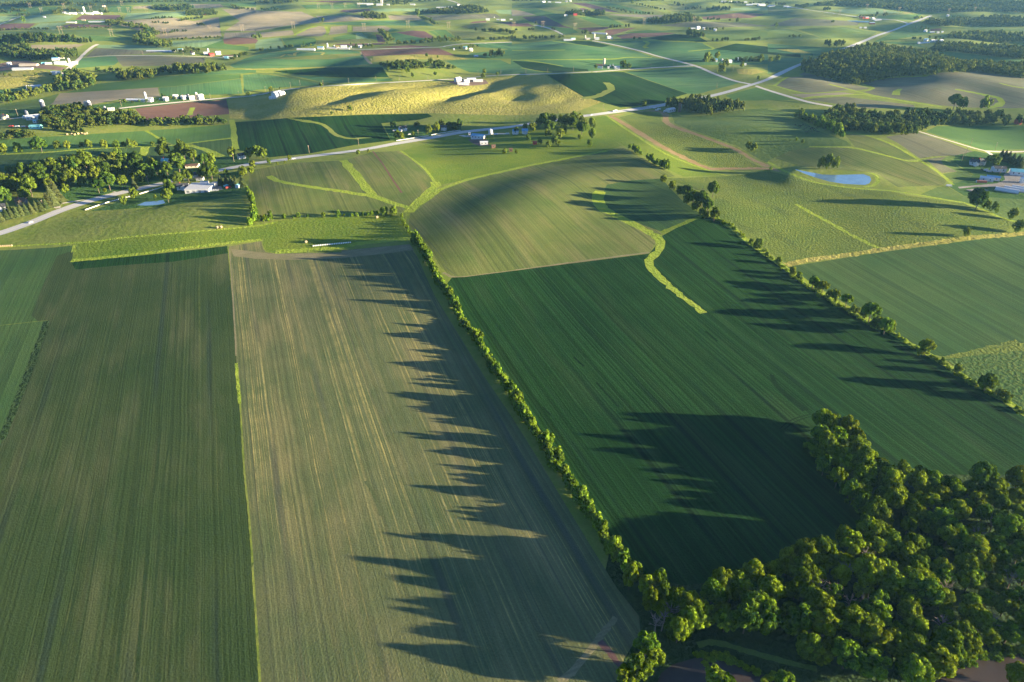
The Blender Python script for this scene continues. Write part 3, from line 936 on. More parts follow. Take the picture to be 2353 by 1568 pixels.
S('grass', '', 1.1, 'L1 1655,1130 1682,1568 L4 1722,500 1762,1100 1790,1568')
S('lime', 'thin lime grass sliver between row crop and stubble', 2.2, 'L1 1628,850 1640,990 1652,1130', name='grass_sliver')
P('vivid', 'bright green hay strip above the dark row crop', 'R5 692,1142 1200,1085 1900,1026 2353,985 R6 0,985 30,1010 70,1060 60,1100 R5 2353,1112 2100,1140 1300,1240 700,1280 655,1298 680,1220')
S('lime', 'lime yellow grass edge along the bright green hay strip', 6, 'R5 655,1292 800,1282 1000,1262 1300,1232 1700,1180 2100,1132 2353,1108 R6 50,1100', name='grass_margin')
S('lime', '', 4, 'R5 675,1215 690,1150')
P('vivid', 'mown hay meadow with round bales beside the hedgerow', 'R6 0,985 180,935 400,900 760,895 1250,885 1330,895 1350,960 1400,1060 1440,1100 1000,1140 500,1205 200,1225 100,1210 60,1150 70,1070 30,1010', name='meadow')
S('lime', 'lime grass bank behind the row of wrapped bales', 9, 'R6 180,1212 400,1200 700,1180 1000,1130 1250,1105 1430,1090', name='grass_margin')
S('lime', '', 4, 'R5 0,1170 300,1150 600,1135 900,1115 1100,1085 1500,1050 2000,1010 2353,975 R6 100,960 200,935')
P('lawn', 'lawn in front of the white farmhouse by the small pond', 'R5 1560,600 2270,590 2260,690 1900,740 1530,790 1300,810 820,840 1130,740 1500,625', name='lawn')
P('soy', 'shaded vineyard plot of dark rows behind the spruces', 'R5 2010,500 2190,470 2230,500 2180,540 2040,530', name='vineyard_plot')
# --- bottom right
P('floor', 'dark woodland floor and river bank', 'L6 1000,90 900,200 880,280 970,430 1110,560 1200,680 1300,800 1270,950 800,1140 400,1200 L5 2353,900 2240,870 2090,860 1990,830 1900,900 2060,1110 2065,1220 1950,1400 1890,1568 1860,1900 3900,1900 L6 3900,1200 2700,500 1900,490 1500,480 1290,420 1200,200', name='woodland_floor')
S('pgreen', 'faint grass path along the river bank', 3, 'W7 1020,1180 1200,1150 1500,1230 1900,1340 2300,1440', name='bank_path')
P('river', 'muddy brown river curving through the wood', 'W7 560,1700 600,1568 640,1470 760,1380 1000,1312 1200,1312 1450,1392 1700,1492 2000,1600 2300,1700 W8 1000,2000 1300,1700 1440,1485 1560,1400 1800,1310 2000,1275 2500,1265 3200,1400 3200,2100 W7 560,2100', name='river')
# --- water
P('pond', 'blue pond with a rounded right end below three trees', 'R8 245,638 400,668 500,686 620,690 880,684 935,705 950,738 930,768 890,782 700,772 560,750 450,718 340,680', name='pond')
P('pond', 'small blue pond beside the willow and white fence', 'R5 1255,785 1330,755 1420,748 1500,738 1520,765 1450,780 1350,788', name='pond')
# --- yards
P('yard', 'paved yard beside the large pale flat roofed barn', 'R5 1870,590 2010,570 2050,640 1900,660', name='yard')
P('yard', 'grey gravel farmyard between the hoop barns', 'R8 1745,800 1900,785 2100,768 2180,735 2165,690 2210,655 2300,650 2500,660 2500,790 2120,800 1990,800 1900,800 1760,815', name='yard')
P('yard', 'pale concrete pad with parked machinery', 'R8 1820,825 1960,812 2030,832 1900,862', name='yard')
P('mudyard', 'brown yard under the white barn with blue roof', 'R6 1945,180 2110,170 2150,235 2050,240 1990,215', name='yard')
# --- roads
S('gravel', 'long pale gravel road along the golden hills', 7, 'R2 -40,875 60,866 230,830 600,795 1000,772 1500,745 1820,727 2000,712 2110,700 2353,688 R3 300,680 800,658 1200,630 1680,605', name='gravel_road')
S('gravel', 'pale gravel road cutting down to the highway crossing', 9, 'R3 740,375 900,405 1160,465 1350,520 1680,605 1860,680 2050,745 2200,778 2353,830 R4 250,905 400,945 590,978', name='gravel_road')
S('gravel', 'gravel road past the blue roofed dairy', 10, 'R1 560,700 620,640 700,570 740,530 790,480 860,425 900,408', name='gravel_road')
S('gravel', 'gravel road running past the red barn farm', 8, 'R1 740,530 1000,515 1400,512 1880,522 2150,540', name='gravel_road')
S('gravel', 'gravel lane in front of the tan silo farm', 7, 'R1 1080,1000 1250,980 1700,935 1950,912 2353,880', name='gravel_road')
S('gravel', 'gravel road between brown ploughed fields', 9, 'R2 860,450 1000,455 1300,445 1680,435 1740,425 1900,405 2353,388', name='gravel_road')
S('gravel', 'gravel lane down to the hoop barn farm', 6, 'R8 1380,288 1500,325 1650,370 1900,445 2000,470 2050,500 2090,530', name='gravel_road')
S('gravel', 'gravel side road at the right edge', 6, 'R8 1985,470 2200,478 2500,470', name='gravel_road')
S('gravel', '', 9, 'R3 200,230 300,250 390,280 480,325', name='gravel_road')
S('gravel', '', 12, 'R2 1760,0 1830,20 1880,45', name='gravel_road')
S('gravel', '', 9, 'R1 -60,250 100,185 230,140', name='gravel_road')
S('gravel', '', 6, 'R1 -60,1110 100,1092 240,1078', name='gravel_road')
S('gravel', 'looped gravel driveway beside the highway', 4, 'R5 570,825 535,805 545,780 600,762 760,738 950,700 1060,660', name='driveway')
S('gravel', 'short gravel drive to the conifer row house', 4, 'R5 460,800 520,806 570,826', name='driveway')
S('gravel', 'gravel drive from the highway into the barn yard', 6, 'R6 1850,128 1920,150 2050,150 2160,130 2300,128', name='driveway')
S('asphalt', 'grey road joining the highway at the far junction', 11, 'R4 170,60 400,95 650,130 800,152 1040,176 1180,187 1260,208 1300,225', name='side_road')
S('dirt', 'sunlit tan road snaking through the far right woods', 11, 'R4 1250,122 1450,108 1650,119 1900,98 2150,98 2353,116 2600,140', name='tan_road')
S('grass', 'grassy verge of the highway', 22, 'F -60,556 0,541 R5 280,952 560,840 840,748 1130,672 1400,612 1650,552 1850,506 2050,462 2280,416 R6 0,404 150,384 340,361 700,316 1000,276 1300,221 1600,171 1850,126 2050,101 2353,68 R7 210,216 400,191 600,161 740,144 950,116 1180,86 1400,51 R3 1600,935 1850,884 2000,846 2200,786 2353,735 R4 270,610 540,515 690,460 830,405 1000,335 1150,285 1290,230', name='verge')
S('asphalt', 'long grey highway crossing the whole landscape', 13.5, 'F -60,551 0,536 R5 280,945 560,832 840,740 1130,665 1400,605 1650,545 1850,500 2050,456 2280,410 R6 0,398 150,378 340,355 700,310 1000,270 1300,215 1600,165 1850,120 2050,95 2353,62 R7 210,210 400,185 600,155 740,138 950,110 1180,80 1400,45 R3 1600,928 1850,878 2000,840 2200,780 2353,729 R4 270,604 540,509 690,454 830,399 1000,329 1150,279 1290,224 1340,204 1420,175 1500,145', name='highway')
S('lines', 'painted centre line of the highway', .5, 'F -60,551 0,536 R5 280,945 560,832 840,740 1130,665 1400,605 1650,545 1850,500 2050,456 2280,410 R6 0,398 150,378 340,355 700,310 1000,270 1300,215 1600,165 1850,120 2050,95 2353,62 R7 210,210', name='road_marking')

LANDMARKS = [(p[0][0], p[0][1], t) for p, t in ((pts(a), b) for a, b in (
    ('R1 560,580', 'the blue roofed dairy'), ('R1 1942,508', 'the small red barn farm'), ('R1 820,120', 'the tower silo dairy'),
    ('R1 1880,130', 'the dark spruce windbreak'), ('R1 1300,920', 'the long white poultry sheds'), ('R1 830,1000', 'the navy silos'),
    ('R2 700,440', 'the row of white dairy sheds'), ('R2 1080,40', 'the twin silo farm'), ('R2 1930,450', 'the teal roofed farmhouse'),
    ('R2 1950,750', 'the white hoop barn farm'), ('R2 1760,610', 'the open grove'), ('R2 190,880', 'the round roofed white barn'),
    ('R3 760,340', 'the tan silo dairy'), ('R3 830,600', 'the gambrel barn farm'), ('R3 1700,265', 'the spruce hill farm'),
    ('R3 1970,560', 'the twin bin farm'), ('R3 620,135', 'the red shed grove'), ('R3 1700,950', 'the brown silo grove'),
    ('R4 900,170', 'the red house farm'), ('R4 800,600', 'the big right wood'), ('R4 1500,380', 'the white house cluster'), ('R4 1450,290', 'the junction farm'),
    ('R4 1290,225', 'the far highway junction'), ('R8 600,730', 'the blue pond'), ('R8 2200,760', 'the hoop barn farm'), ('R5 1800,610', 'the flat roofed barn'),
    ('R6 2040,150', 'the blue roofed barn'), ('R6 1350,90', 'the dark roofed white house'), ('R7 1700,900', 'the hedgerow clump'), ('F 1425,1300', 'the riverside wood'),
    ('R1 2000,620', 'the creek woods'), ('F 350,300', 'the left grove'), ('R3 2080,20', 'the far village'), ('R2 1300,400', 'the creek tree line'),
    ('R4 1900,60', 'the far right woods'), ('R1 300,30', 'the far left wood'), ('F 400,400', 'the left roadside wood')))]


def beside(u, v, far=2.2):
    """plain words for where a spot lies: relative to the closest landmark."""
    def dist(l):
        return math.hypot(l[0] - u, (l[1] - v) * far)
    l = min(LANDMARKS, key=dist)
    du, dv = u - l[0], (v - l[1]) * far
    if math.hypot(du, dv) < 9:
        return 'at ' + l[2]
    if abs(du) > abs(dv):
        return ('right of ' if du > 0 else 'left of ') + l[2]
    return ('in front of ' if dv > 0 else 'behind ') + l[2]
# ------------------------------------------------------------------ the ground as one seamless sheet, cut along field edges
def smooth_line(p, step=7.0, curve=True):
    p = np.asarray(p, float)
    out = []
    n = len(p)
    for i in range(n - 1):
        a, b = p[i], p[i + 1]
        m0 = p[i - 1] if i > 0 else 2 * a - b
        m1 = p[i + 2] if i + 2 < n else 2 * b - a
        L = np.hypot(*(b - a))
        k = max(1, int(L / step))
        for j in range(k):
            t = j / k
            if curve:
                q = 0.5 * ((2 * a) + (b - m0) * t + (2 * m0 - 5 * a + 4 * b - m1) * t * t + (3 * a - m0 - 3 * b + m1) * t ** 3)
            else:
                q = a + (b - a) * t
            out.append(q)
    out.append(p[-1])
    return np.array(out)


D_MAIN = unproject([(1371.7, 880.0), (1371.7 - 891.7 * .35, 880 - 1105 * .35)])
_d = D_MAIN[1, :2] - D_MAIN[0, :2]
ROW_DIR = _d / np.hypot(*_d)

_wob = np.random.default_rng(8)


def strip_poly(c, w0, w1):
    keep = [0]
    for i in range(1, len(c)):
        if np.hypot(*(c[i] - c[keep[-1]])) > 1.5:
            keep.append(i)
    c = c[keep]
    t = np.gradient(c, axis=0)
    t /= np.maximum(np.hypot(t[:, 0], t[:, 1]), 1e-6)[:, None]
    n = np.stack([-t[:, 1], t[:, 0]], 1)
    w = np.linspace(w0, w1, len(c)) * 0.5
    return c, n, w


POLYS = []      # world outline arrays
INFO = []
_lines = [smooth_line(np.asarray(p + [p[0]], float), 6.0, False)[:-1] if kind == 'P' else smooth_line(p)
          for kind, surf, name, label, p, w, d in MAP]
_all = unproject(np.concatenate(_lines))[:, :2]
_ofs = np.cumsum([0] + [len(l) for l in _lines])
for _i, (kind, surf, name, label, p, w, d) in enumerate(MAP):
    W = _all[_ofs[_i]:_ofs[_i + 1]]
    if kind == 'P':
        cu = np.asarray(p).mean(0)
    else:
        c, n, ww = strip_poly(W, *w)
        hard = surf in ('asphalt', 'gravel', 'lines', 'cornd', 'soyd', 'stubd')
        j1 = 0 if hard else _wob.normal(0, .16, len(c))
        j2 = 0 if hard else _wob.normal(0, .16, len(c))
        W = np.concatenate([c + n * (ww * (1 + j1))[:, None], (c - n * (ww * (1 + j2))[:, None])[::-1]])
        cu = np.asarray(p)[len(p) // 2]
    POLYS.append(W)
    INFO.append((kind, surf, name, label, cu, c if kind == 'S' else None))

# grid of ground points, finer close by
gp = []
r = 120.0
while r < 5200:
    half = R(62 if r < 330 else 54 if r < 520 else 43 if r < 1500 else 41)
    da = 0.0125
    n = int(2 * half / da)
    off = (len(gp) % 2) * .5
    a = -half + (np.arange(n) + off) * da
    gp.append(np.stack([r * np.sin(a), r * np.cos(a)], 1))
    r *= 1.0125
for rr in np.geomspace(60, 9000, 46):
    a = np.linspace(-math.pi / 2 * 1.1, math.pi / 2 * 1.1, 90)
    g = np.stack([rr * np.sin(a), rr * np.cos(a)], 1)
    az = np.abs(a)
    gp.append(g[(az > R(63)) | (rr < 115) | (rr > 5300)])
gp = np.concatenate(gp)
gp = gp[(np.abs(gp[:, 0]) < 6800) & (gp[:, 1] > -480) & (gp[:, 1] < 7400)]
gp = np.concatenate([gp, [(-6900, -500), (6900, -500), (6900, 7500), (-6900, 7500)]])

cv = [gp]
edges = []
base = len(gp)
for W in POLYS:
    n = len(W)
    cv.append(W)
    edges += [(base + i, base + (i + 1) % n) for i in range(n)]
    base += n
allv = np.concatenate(cv)
res = delaunay_2d_cdt([Vector(p) for p in allv.tolist()], edges, [], 0, 0.05)
GV = np.array([tuple(v) for v in res[0]])
GF = np.array([tuple(f) for f in res[2]], np.int32)
# consistent winding
a, b, c = GV[GF[:, 0]], GV[GF[:, 1]], GV[GF[:, 2]]
ar = (b[:, 0] - a[:, 0]) * (c[:, 1] - a[:, 1]) - (b[:, 1] - a[:, 1]) * (c[:, 0] - a[:, 0])
GF[ar < 0] = GF[ar < 0][:, ::-1]
GF = GF[np.abs(ar) > 1e-6]
cen = (GV[GF[:, 0]] + GV[GF[:, 1]] + GV[GF[:, 2]]) / 3


def inside(W, P):
    """winding number test"""
    wn = np.zeros(len(P), int)
    x0, y0 = W[:, 0], W[:, 1]
    x1, y1 = np.roll(x0, -1), np.roll(y0, -1)
    for i in range(len(W)):
        up = (y0[i] <= P[:, 1]) & (y1[i] > P[:, 1])
        dn = (y0[i] > P[:, 1]) & (y1[i] <= P[:, 1])
        if up.any() or dn.any():
            cr = (x1[i] - x0[i]) * (P[:, 1] - y0[i]) - (P[:, 0] - x0[i]) * (y1[i] - y0[i])
            wn += (up & (cr > 0)).astype(int) - (dn & (cr < 0)).astype(int)
    return wn != 0


owner = np.full(len(GF), -1)
for i, W in enumerate(POLYS):
    lo, hi = W.min(0), W.max(0)
    m = np.where((cen[:, 0] >= lo[0]) & (cen[:, 0] <= hi[0]) & (cen[:, 1] >= lo[1]) & (cen[:, 1] <= hi[1]))[0]
    if len(m):
        owner[m[inside(W, cen[m])]] = i

GZ = terrain(GV[:, 0], GV[:, 1])
e = 1.0
nx = -(terrain(GV[:, 0] + e, GV[:, 1]) - terrain(GV[:, 0] - e, GV[:, 1])) / (2 * e)
ny = -(terrain(GV[:, 0], GV[:, 1] + e) - terrain(GV[:, 0], GV[:, 1] - e)) / (2 * e)
GN = np.stack([nx, ny, np.ones_like(nx)], 1)
GN /= np.linalg.norm(GN, axis=1)[:, None]
G3 = np.concatenate([GV, GZ[:, None]], 1)


def ground_piece(faces, name, mat, rows):
    ids, inv = np.unique(faces, return_inverse=True)
    F = inv.reshape(faces.shape)
    V = G3[ids]
    o_ = V.mean(0)
    o_[2] = 0
    me = np_mesh(name, V - o_, F, mat, True)
    across = V[:, 0] * rows[1] - V[:, 1] * rows[0]
    along = V[:, 0] * rows[0] + V[:, 1] * rows[1]
    uv = np.stack([across, along], 1)[F.ravel()]
    ul = me.uv_layers.new(name='rows')
    ul.data.foreach_set('uv', uv.astype(np.float32).ravel())
    me.normals_split_custom_set_from_vertices(GN[ids].tolist())
    o = mesh_obj(name, me)
    o.location = o_
    return o


tag(ground_piece(GF[owner < 0], 'ground', FM['grass'][0], ROW_DIR), 'yellow green grassland that fills in between all the fields', 'ground', kind='structure')
USED = {}


def uniq(label):
    """a label used once stays; a second time it gets a telling ordinal."""
    k = label.lower()
    USED[k] = USED.get(k, 0) + 1
    return label


pieces = []
for i, (kind, surf, name, label, cu, line) in enumerate(INFO):
    m = owner == i
    if m.any():
        pieces.append((i, m))
WORDS = {'P': 'field', 'S': 'strip'}
auto = {}
for i, m in pieces:
    kind, surf, name, label, cu, line = INFO[i]
    if not label:
        d = FM[surf][1] + (' road' if surf == 'gravel' else ' strip' if kind == 'S' else ' field')
        d = d.replace('grass strip', 'grass strip').replace('crop field', 'crop field')
        auto.setdefault(d + ' ' + beside(*cu), []).append(i)
LABELS = {}
for k, ids in auto.items():
    if len(ids) == 1:
        LABELS[ids[0]] = k
    else:
        ids = sorted(ids, key=lambda i: -INFO[i][4][1])
        for n, i in enumerate(ids):
            LABELS[i] = f'{k}, {nth(n + 1)} going away from the highway' if n else f'{k}, the one in front'
for i, m in pieces:
    kind, surf, name, label, cu, line = INFO[i]
    mat, desc = FM[surf]
    if not name:
        if surf in ('plow', 'purple'):
            name = 'ploughed_field'
        elif kind == 'S':
            name = 'dirt_track' if surf in ('dirt', 'plow', 'fallow') else 'grass_strip'
        else:
            name = 'crop_field' if surf in ('corn', 'soy', 'soy2', 'olive', 'pale', 'stub', 'head', 'grey', 'fallow') else 'yard' if 'yard' in surf else 'meadow'
    rows = ROW_DIR
    if surf == 'head':
        rows = np.array([ROW_DIR[1], -ROW_DIR[0]])
    elif kind == 'S' and line is not None:
        dd = line[-1] - line[0]
        rows = dd / np.hypot(*dd)
    elif kind == 'P' and cu[1] < 270 and i % 3 != 1:
        rows = np.array([ROW_DIR[1], -ROW_DIR[0]])
    o = ground_piece(GF[m], name, mat, rows)
    o.data.uv_layers[0].active_render = True
    cat = {'crop_field': 'field', 'ploughed_field': 'field', 'meadow': 'meadow', 'pond': 'pond', 'river': 'river'}.get(name, name.replace('_', ' '))
    tag(o, label or LABELS[i], cat, kind='structure')
# ------------------------------------------------------------------ trees: a few grown shapes, then copies
def leaf_cloud(r_, clumps, nleaf, size, flat=.35, jitter=.42):
    """leaf sprays lying loosely on the outside of each clump; returns V, F, tint per face."""
    Vs, Ts = [], []
    for (cx, cy, cz, cr, tone) in clumps:
        n = max(6, int(nleaf * cr * cr))
        d = r_.normal(0, 1, (n, 3))
        d[:, 2] += .25
        d /= np.linalg.norm(d, axis=1)[:, None]
        rad = cr * r_.uniform(.78, 1.10, n)
        p = d * rad[:, None] + np.array([cx, cy, cz])
        nn = d + r_.normal(0, jitter, (n, 3))
        nn /= np.linalg.norm(nn, axis=1)[:, None]
        a = np.cross(nn, r_.normal(0, 1, (n, 3)))
        a /= np.linalg.norm(a, axis=1)[:, None]
        b = np.cross(nn, a)
        s = size * r_.uniform(.6, 1.35, n)
        a, b = a * s[:, None], b * (s * r_.uniform(.6, 1., n))[:, None]
        Vs.append(np.stack([p - a - b * .6, p + a * .7 - b, p + a + b * .6, p - a * .6 + b], 1))
        Ts.append(np.clip(tone + r_.normal(0, .16, n), 0, 1))
    V = np.concatenate(Vs).reshape(-1, 3)
    F = np.arange(len(V)).reshape(-1, 4)
    return V, F, np.concatenate(Ts)


def set_attr(me, name, vals):
    at = me.attributes.new(name, 'FLOAT', 'FACE')
    at.data.foreach_set('value', np.asarray(vals, np.float32))


def crown_clumps(r_, H, Rr, n, low=.28, top=.97, spread=1.0):
    cl = []
    zc, rz = H * (low + top) / 2, H * (top - low) / 2
    for i in range(n):
        k = (i + .5) / n
        zz = 1 - 1.75 * k
        ang = i * 2.39996 + r_.uniform(-.5, .5)
        rr = math.sqrt(max(0, 1 - zz * zz)) * r_.uniform(.55, .88) * spread
        cr = Rr * r_.uniform(.30, .50)
        cl.append((Rr * rr * math.cos(ang), Rr * rr * math.sin(ang), zc + rz * .80 * zz * r_.uniform(.85, 1.1), cr, r_.uniform(.15, .85)))
    cl.append((0, 0, zc, Rr * .62, .2))
    return cl


def trunk_mb(r_, H, Rr, r0, nb=5, top=.75, z0=-.6):
    t = MB()
    lean = Vector((r_.uniform(-.06, .06) * H, r_.uniform(-.06, .06) * H, H * .42))
    t.tube((0, 0, z0), lean, r0, r0 * .7, 7)
    t.tube(lean, (lean.x * 1.3, lean.y * 1.3, H * top), r0 * .7, r0 * .2, 6)
    for i in range(nb):
        a = i * 2.4 + r_.uniform(-.4, .4)
        p = lean * r_.uniform(.75, 1.15)
        t.tube(p, (p.x + Rr * .62 * math.cos(a), p.y + Rr * .62 * math.sin(a), H * r_.uniform(.55, .8)), r0 * .45, r0 * .12, 5)
    return t


TREE_SHAPES = []      # unit height 1 scaled later: built at H = 14
for i, (H, Rr, n, low) in enumerate(((14, 5.6, 40, .22), (14, 4.7, 32, .2), (14, 6.2, 46, .26), (14, 5.0, 30, .3), (14, 4.0, 26, .16), (14, 5.4, 50, .2))):
    r_ = np.random.default_rng(40 + i)
    V, F, T = leaf_cloud(r_, [(a, b, c_, d * r_.choice([.45, .62, .85]), t) for a, b, c_, d, t in crown_clumps(r_, H, Rr, n, low, .98, r_.uniform(1.0, 1.2))], 72, .36, jitter=.45)
    me = np_mesh('broadleaf_crown', V, F, LEAF)
    set_attr(me, 'tint', T)
    TREE_SHAPES.append((me, trunk_mb(r_, H, Rr, .34).mesh('broadleaf_trunk', BARK), Rr))

BUSH_SHAPES = []
for i, (H, Rr, n) in enumerate(((5, 3.1, 10), (5, 2.7, 9), (5, 3.4, 12), (5, 2.4, 8))):
    r_ = np.random.default_rng(70 + i)
    V, F, T = leaf_cloud(r_, crown_clumps(r_, H, Rr, n, .02, .97, 1.05), 44, .40)
    me = np_mesh('bush_leaves', V, F, SHRUB)
    set_attr(me, 'tint', T)
    BUSH_SHAPES.append((me, trunk_mb(r_, H, Rr, .14, 3, .6).mesh('bush_stem', BARK), Rr))

CONIFER_SHAPES = []
for i, (H, Rr) in enumerate(((12, 2.9), (12, 2.4), (12, 3.3))):
    r_ = np.random.default_rng(90 + i)
    Vs, Ts = [], []
    for k in range(13):
        z = H * (.08 + .9 * k / 13)
        rr = Rr * (1 - k / 13.2) ** .85
        m = int(10 + 34 * rr / Rr)
        a = r_.uniform(0, 6.283, m)
        q = rr * r_.uniform(.72, 1.08, m)
        p0 = np.stack([np.cos(a) * q * .25, np.sin(a) * q * .25, np.full(m, z + rr * .35)], 1)
        p1 = np.stack([np.cos(a) * q, np.sin(a) * q, z - rr * .22 + r_.normal(0, .15, m)], 1)
        wd = np.stack([-np.sin(a), np.cos(a), r_.normal(0, .3, m)], 1) * (.42 + .3 * rr / Rr)
        Vs.append(np.stack([p0 - wd * .35, p0 + wd * .35, p1 + wd, p1 - wd], 1))
        Ts.append(np.clip(.45 + r_.normal(0, .22, m), 0, 1))
    V = np.concatenate(Vs).reshape(-1, 3)
    me = np_mesh('conifer_crown', V, np.arange(len(V)).reshape(-1, 4), NEEDLE)
    set_attr(me, 'tint', np.concatenate(Ts))
    CONIFER_SHAPES.append((me, MB().tube((0, 0, -.6), (0, 0, H * .93), .28, .04, 7).mesh('conifer_trunk', BARK), Rr))

DEAD_SHAPES = []
for i in range(3):
    r_ = np.random.default_rng(120 + i)
    t, b = MB(), MB()
    t.tube((0, 0, -.6), (.4, .2, 6), .30, .20, 7).tube((.4, .2, 6), (.2, .6, 11), .20, .06, 6)
    for k in range(13):
        a = k * 2.4 + r_.uniform(-.4, .4)
        z = r_.uniform(4, 9.5)
        p = Vector((.4, .3, z))
        L = (12 - z) * r_.uniform(.45, .75)
        q = p + Vector((math.cos(a) * L * .8, math.sin(a) * L * .8, L * .75))
        b.tube(p, q, .13, .06, 5)
        for j in range(4):
            s = p.lerp(q, r_.uniform(.35, .95))
            a2 = a + r_.uniform(-1.1, 1.1)
            l2 = L * r_.uniform(.25, .5)
            e2 = s + Vector((math.cos(a2) * l2, math.sin(a2) * l2, l2 * r_.uniform(.3, 1.)))
            b.tube(s, e2, .07, .035, 4)
    DEAD_SHAPES.append((b.mesh('bare_branches', DEADW), t.mesh('dead_trunk', DEADW), 4.2))


BIG = {'q': [], 'done': False}      # broadleaf trees wait here until it is known which show largest


def plant(kind, x, y, H, Rr, label, group=None):
    """a single tree or bush standing at x, y."""
    lib, name, h0, pa, pb, cat = {
        'tree': (TREE_SHAPES, 'broadleaf_tree', 14, 'crown', 'trunk', 'tree'),
        'bush': (BUSH_SHAPES, 'hedgerow_bush', 5, 'foliage', 'stem', 'bush'),
        'conifer': (CONIFER_SHAPES, 'conifer_tree', 12, 'crown', 'trunk', 'conifer'),
        'dead': (DEAD_SHAPES, 'dead_tree', 12, 'branches', 'trunk', 'dead tree')}[kind]
    if kind == 'tree' and not BIG['done']:
        BIG['q'].append((x, y, H, Rr, label, group))
        return None
    me, tr, r0 = lib[int(rng.integers(len(lib)))]
    root = empty(name, (x, y, gz(x, y)), rng.uniform(0, 6.28))
    sx = Rr / r0 / (1.28 if kind in ('tree', 'bush') else 1.0)
    root.scale = (sx, sx, H / h0)
    cr = mesh_obj(pa, me, root)
    if kind == 'tree' and y > 640:      # trees beyond this distance take the darker green foliage
        cr.material_slots[0].link = 'OBJECT'
        cr.material_slots[0].material = LEAF_MID
    mesh_obj(pb, tr, root)
    tag(root, label, cat, group)
    return root


def slant(u, v):
    p = unproject([(u, v)])[0]
    return math.dist(p, (0, 0, CAM_Z))


def spot(s_or_uv, dpx_full, ratio=1.15, mid=.55, off=True):
    """crown centre + apparent crown width -> ground position, height, radius"""
    u, v = s_or_uv
    D = slant(u, v)
    diam = dpx_full * D / FOC
    H = diam * ratio
    if off:
        dep = PITCH + math.atan((v - CH / 2) / FOC)
        v2 = v + H * mid * math.cos(dep) * FOC / D
    else:
        v2 = v
    p = unproject([(u, v2)])[0]
    k = math.dist(p, (0, 0, CAM_Z)) / D
    return p[0], p[1], H * k, diam / 2 * k


def poisson(W, gap, seed, jit=.38):
    """roughly even random points inside a world outline"""
    r_ = np.random.default_rng(seed)
    lo, hi = W.min(0), W.max(0)
    g = []
    j = 0
    y = lo[1]
    while y < hi[1]:
        xs = np.arange(lo[0] + (j % 2) * gap / 2, hi[0], gap)
        g.append(np.stack([xs, np.full_like(xs, y)], 1))
        y += gap * .866
        j += 1
    g = np.concatenate(g)
    g = g + r_.uniform(-jit, jit, g.shape) * gap
    return g[inside(W, g)]


def area(s):
    return unproject(smooth_line(np.asarray(pts(s) + [pts(s)[0]], float), 8, False)[:-1])[:, :2]


# ---- the riverside wood, lower right
def order_rank(P, gap):
    """rank rows away from the camera and place along the row"""
    row = np.round((P[:, 1] - P[:, 1].min()) / gap).astype(int)
    out = [None] * len(P)
    for k in np.unique(row):
        ids = np.where(row == k)[0]
        for n, i in enumerate(ids[np.argsort(P[ids, 0])]):
            out[i] = (k + 1, n + 1)
    return out


SIZES = ('slender', 'mid sized', 'broad', 'very broad')


def wood(s, gap, hmin, hmax, seed, place, group, limit=None):
    P_ = poisson(area(s), gap, seed)
    r_ = np.random.default_rng(seed + 1)
    rk = order_rank(P_, gap * 1.4)
    for (x, y), (a, b) in zip(P_, rk):
        uv = project([(x, y, gz(x, y) + 6)])[0]
        if not (-40 < uv[0] < CW + 40 and -20 < uv[1] < CH + 70):
            continue
        k = r_.uniform() ** 1.3
        H = (hmin + (hmax - hmin) * k) * r_.uniform(.78, 1.12)
        Rr = gap * (.46 + .34 * k) * r_.uniform(.92, 1.12)
        size = SIZES[min(3, int(k * 4))]
        plant('tree', x, y, H, Rr, f'{size} tree in {place}, {nth(a)} row back, {nth(b)} from left', group)


WOOD = 'L6 905,130 875,290 965,440 1100,580 1250,745 1330,830 1270,960 900,1090 520,1180 150,1250 -60,1370 L5 2120,1010 2090,1150 W7 480,900 700,1250 950,1300 1060,1160 1300,1060 1700,1060 1950,1210 2250,1400 W8 300,1520 700,1640 1350,1640 1470,1530 1540,1420 1800,1310 2100,1270 2600,1230 L6 2600,570 1900,560 1520,540 1300,440 1190,240 1090,150'
wood(WOOD, 10.0, 11.5, 18.0, 301, 'the riverside wood', 'trees of the riverside wood')
for n, (s, d) in enumerate((('W7 470,1200', 250), ('W7 400,1440', 260), ('W7 560,1330', 190), ('W7 250,1530', 200))):
    x, y, H, Rr = spot(pts(s)[0], d * .22, 1.15)
    plant('tree', x, y, H, Rr, f'bright yellow green tree on the near river bank, {nth(n + 1)} from the dead trees', 'bright trees by the river bend')
for n, s in enumerate(('W7 1180,1540', 'W7 1900,1585', 'W8 2250,1540', 'W7 1290,1590')):
    x, y, H, Rr = spot(pts(s)[0], 45, 1.15)
    plant('tree', x, y, H, Rr, 'tree top rising before the brown river, ' + ('below the river bend', 'in front of the grassy bank', 'at the far right end of the river', 'just right of the river bend one')[n])
for n, (s, d) in enumerate((('L6 1115,175', 115), ('L6 1040,240', 135), ('L6 960,300', 110), ('L6 1180,320', 130), ('L6 1080,380', 120), ('L6 1220,420', 110), ('L6 1000,180', 80))):
    x, y, H, Rr = spot(pts(s)[0], d * .3335, 1.35)
    plant('tree', x, y, rng.uniform(18, 22), Rr, f'tall golden lit tree on the narrow tip of the wood, {nth(n + 1)} from its end', 'tall trees on the tip of the wood')
for n, (s, d) in enumerate((('L6 960,430', 95), ('L6 1050,520', 95), ('L6 1130,600', 95), ('L6 1210,690', 95), ('L6 1270,770', 95), ('L6 1220,860', 100), ('L6 1080,930', 100), ('L6 900,1010', 100), ('L6 700,1080', 95))):
    x, y, H, Rr = spot(pts(s)[0], d * .3335, 1.4)
    plant('tree', x, y, max(H, 15.5), Rr, f'tall tree on the wood edge facing the soybean field, {nth(n + 1)} from the narrow tip', 'trees on the wood edge')
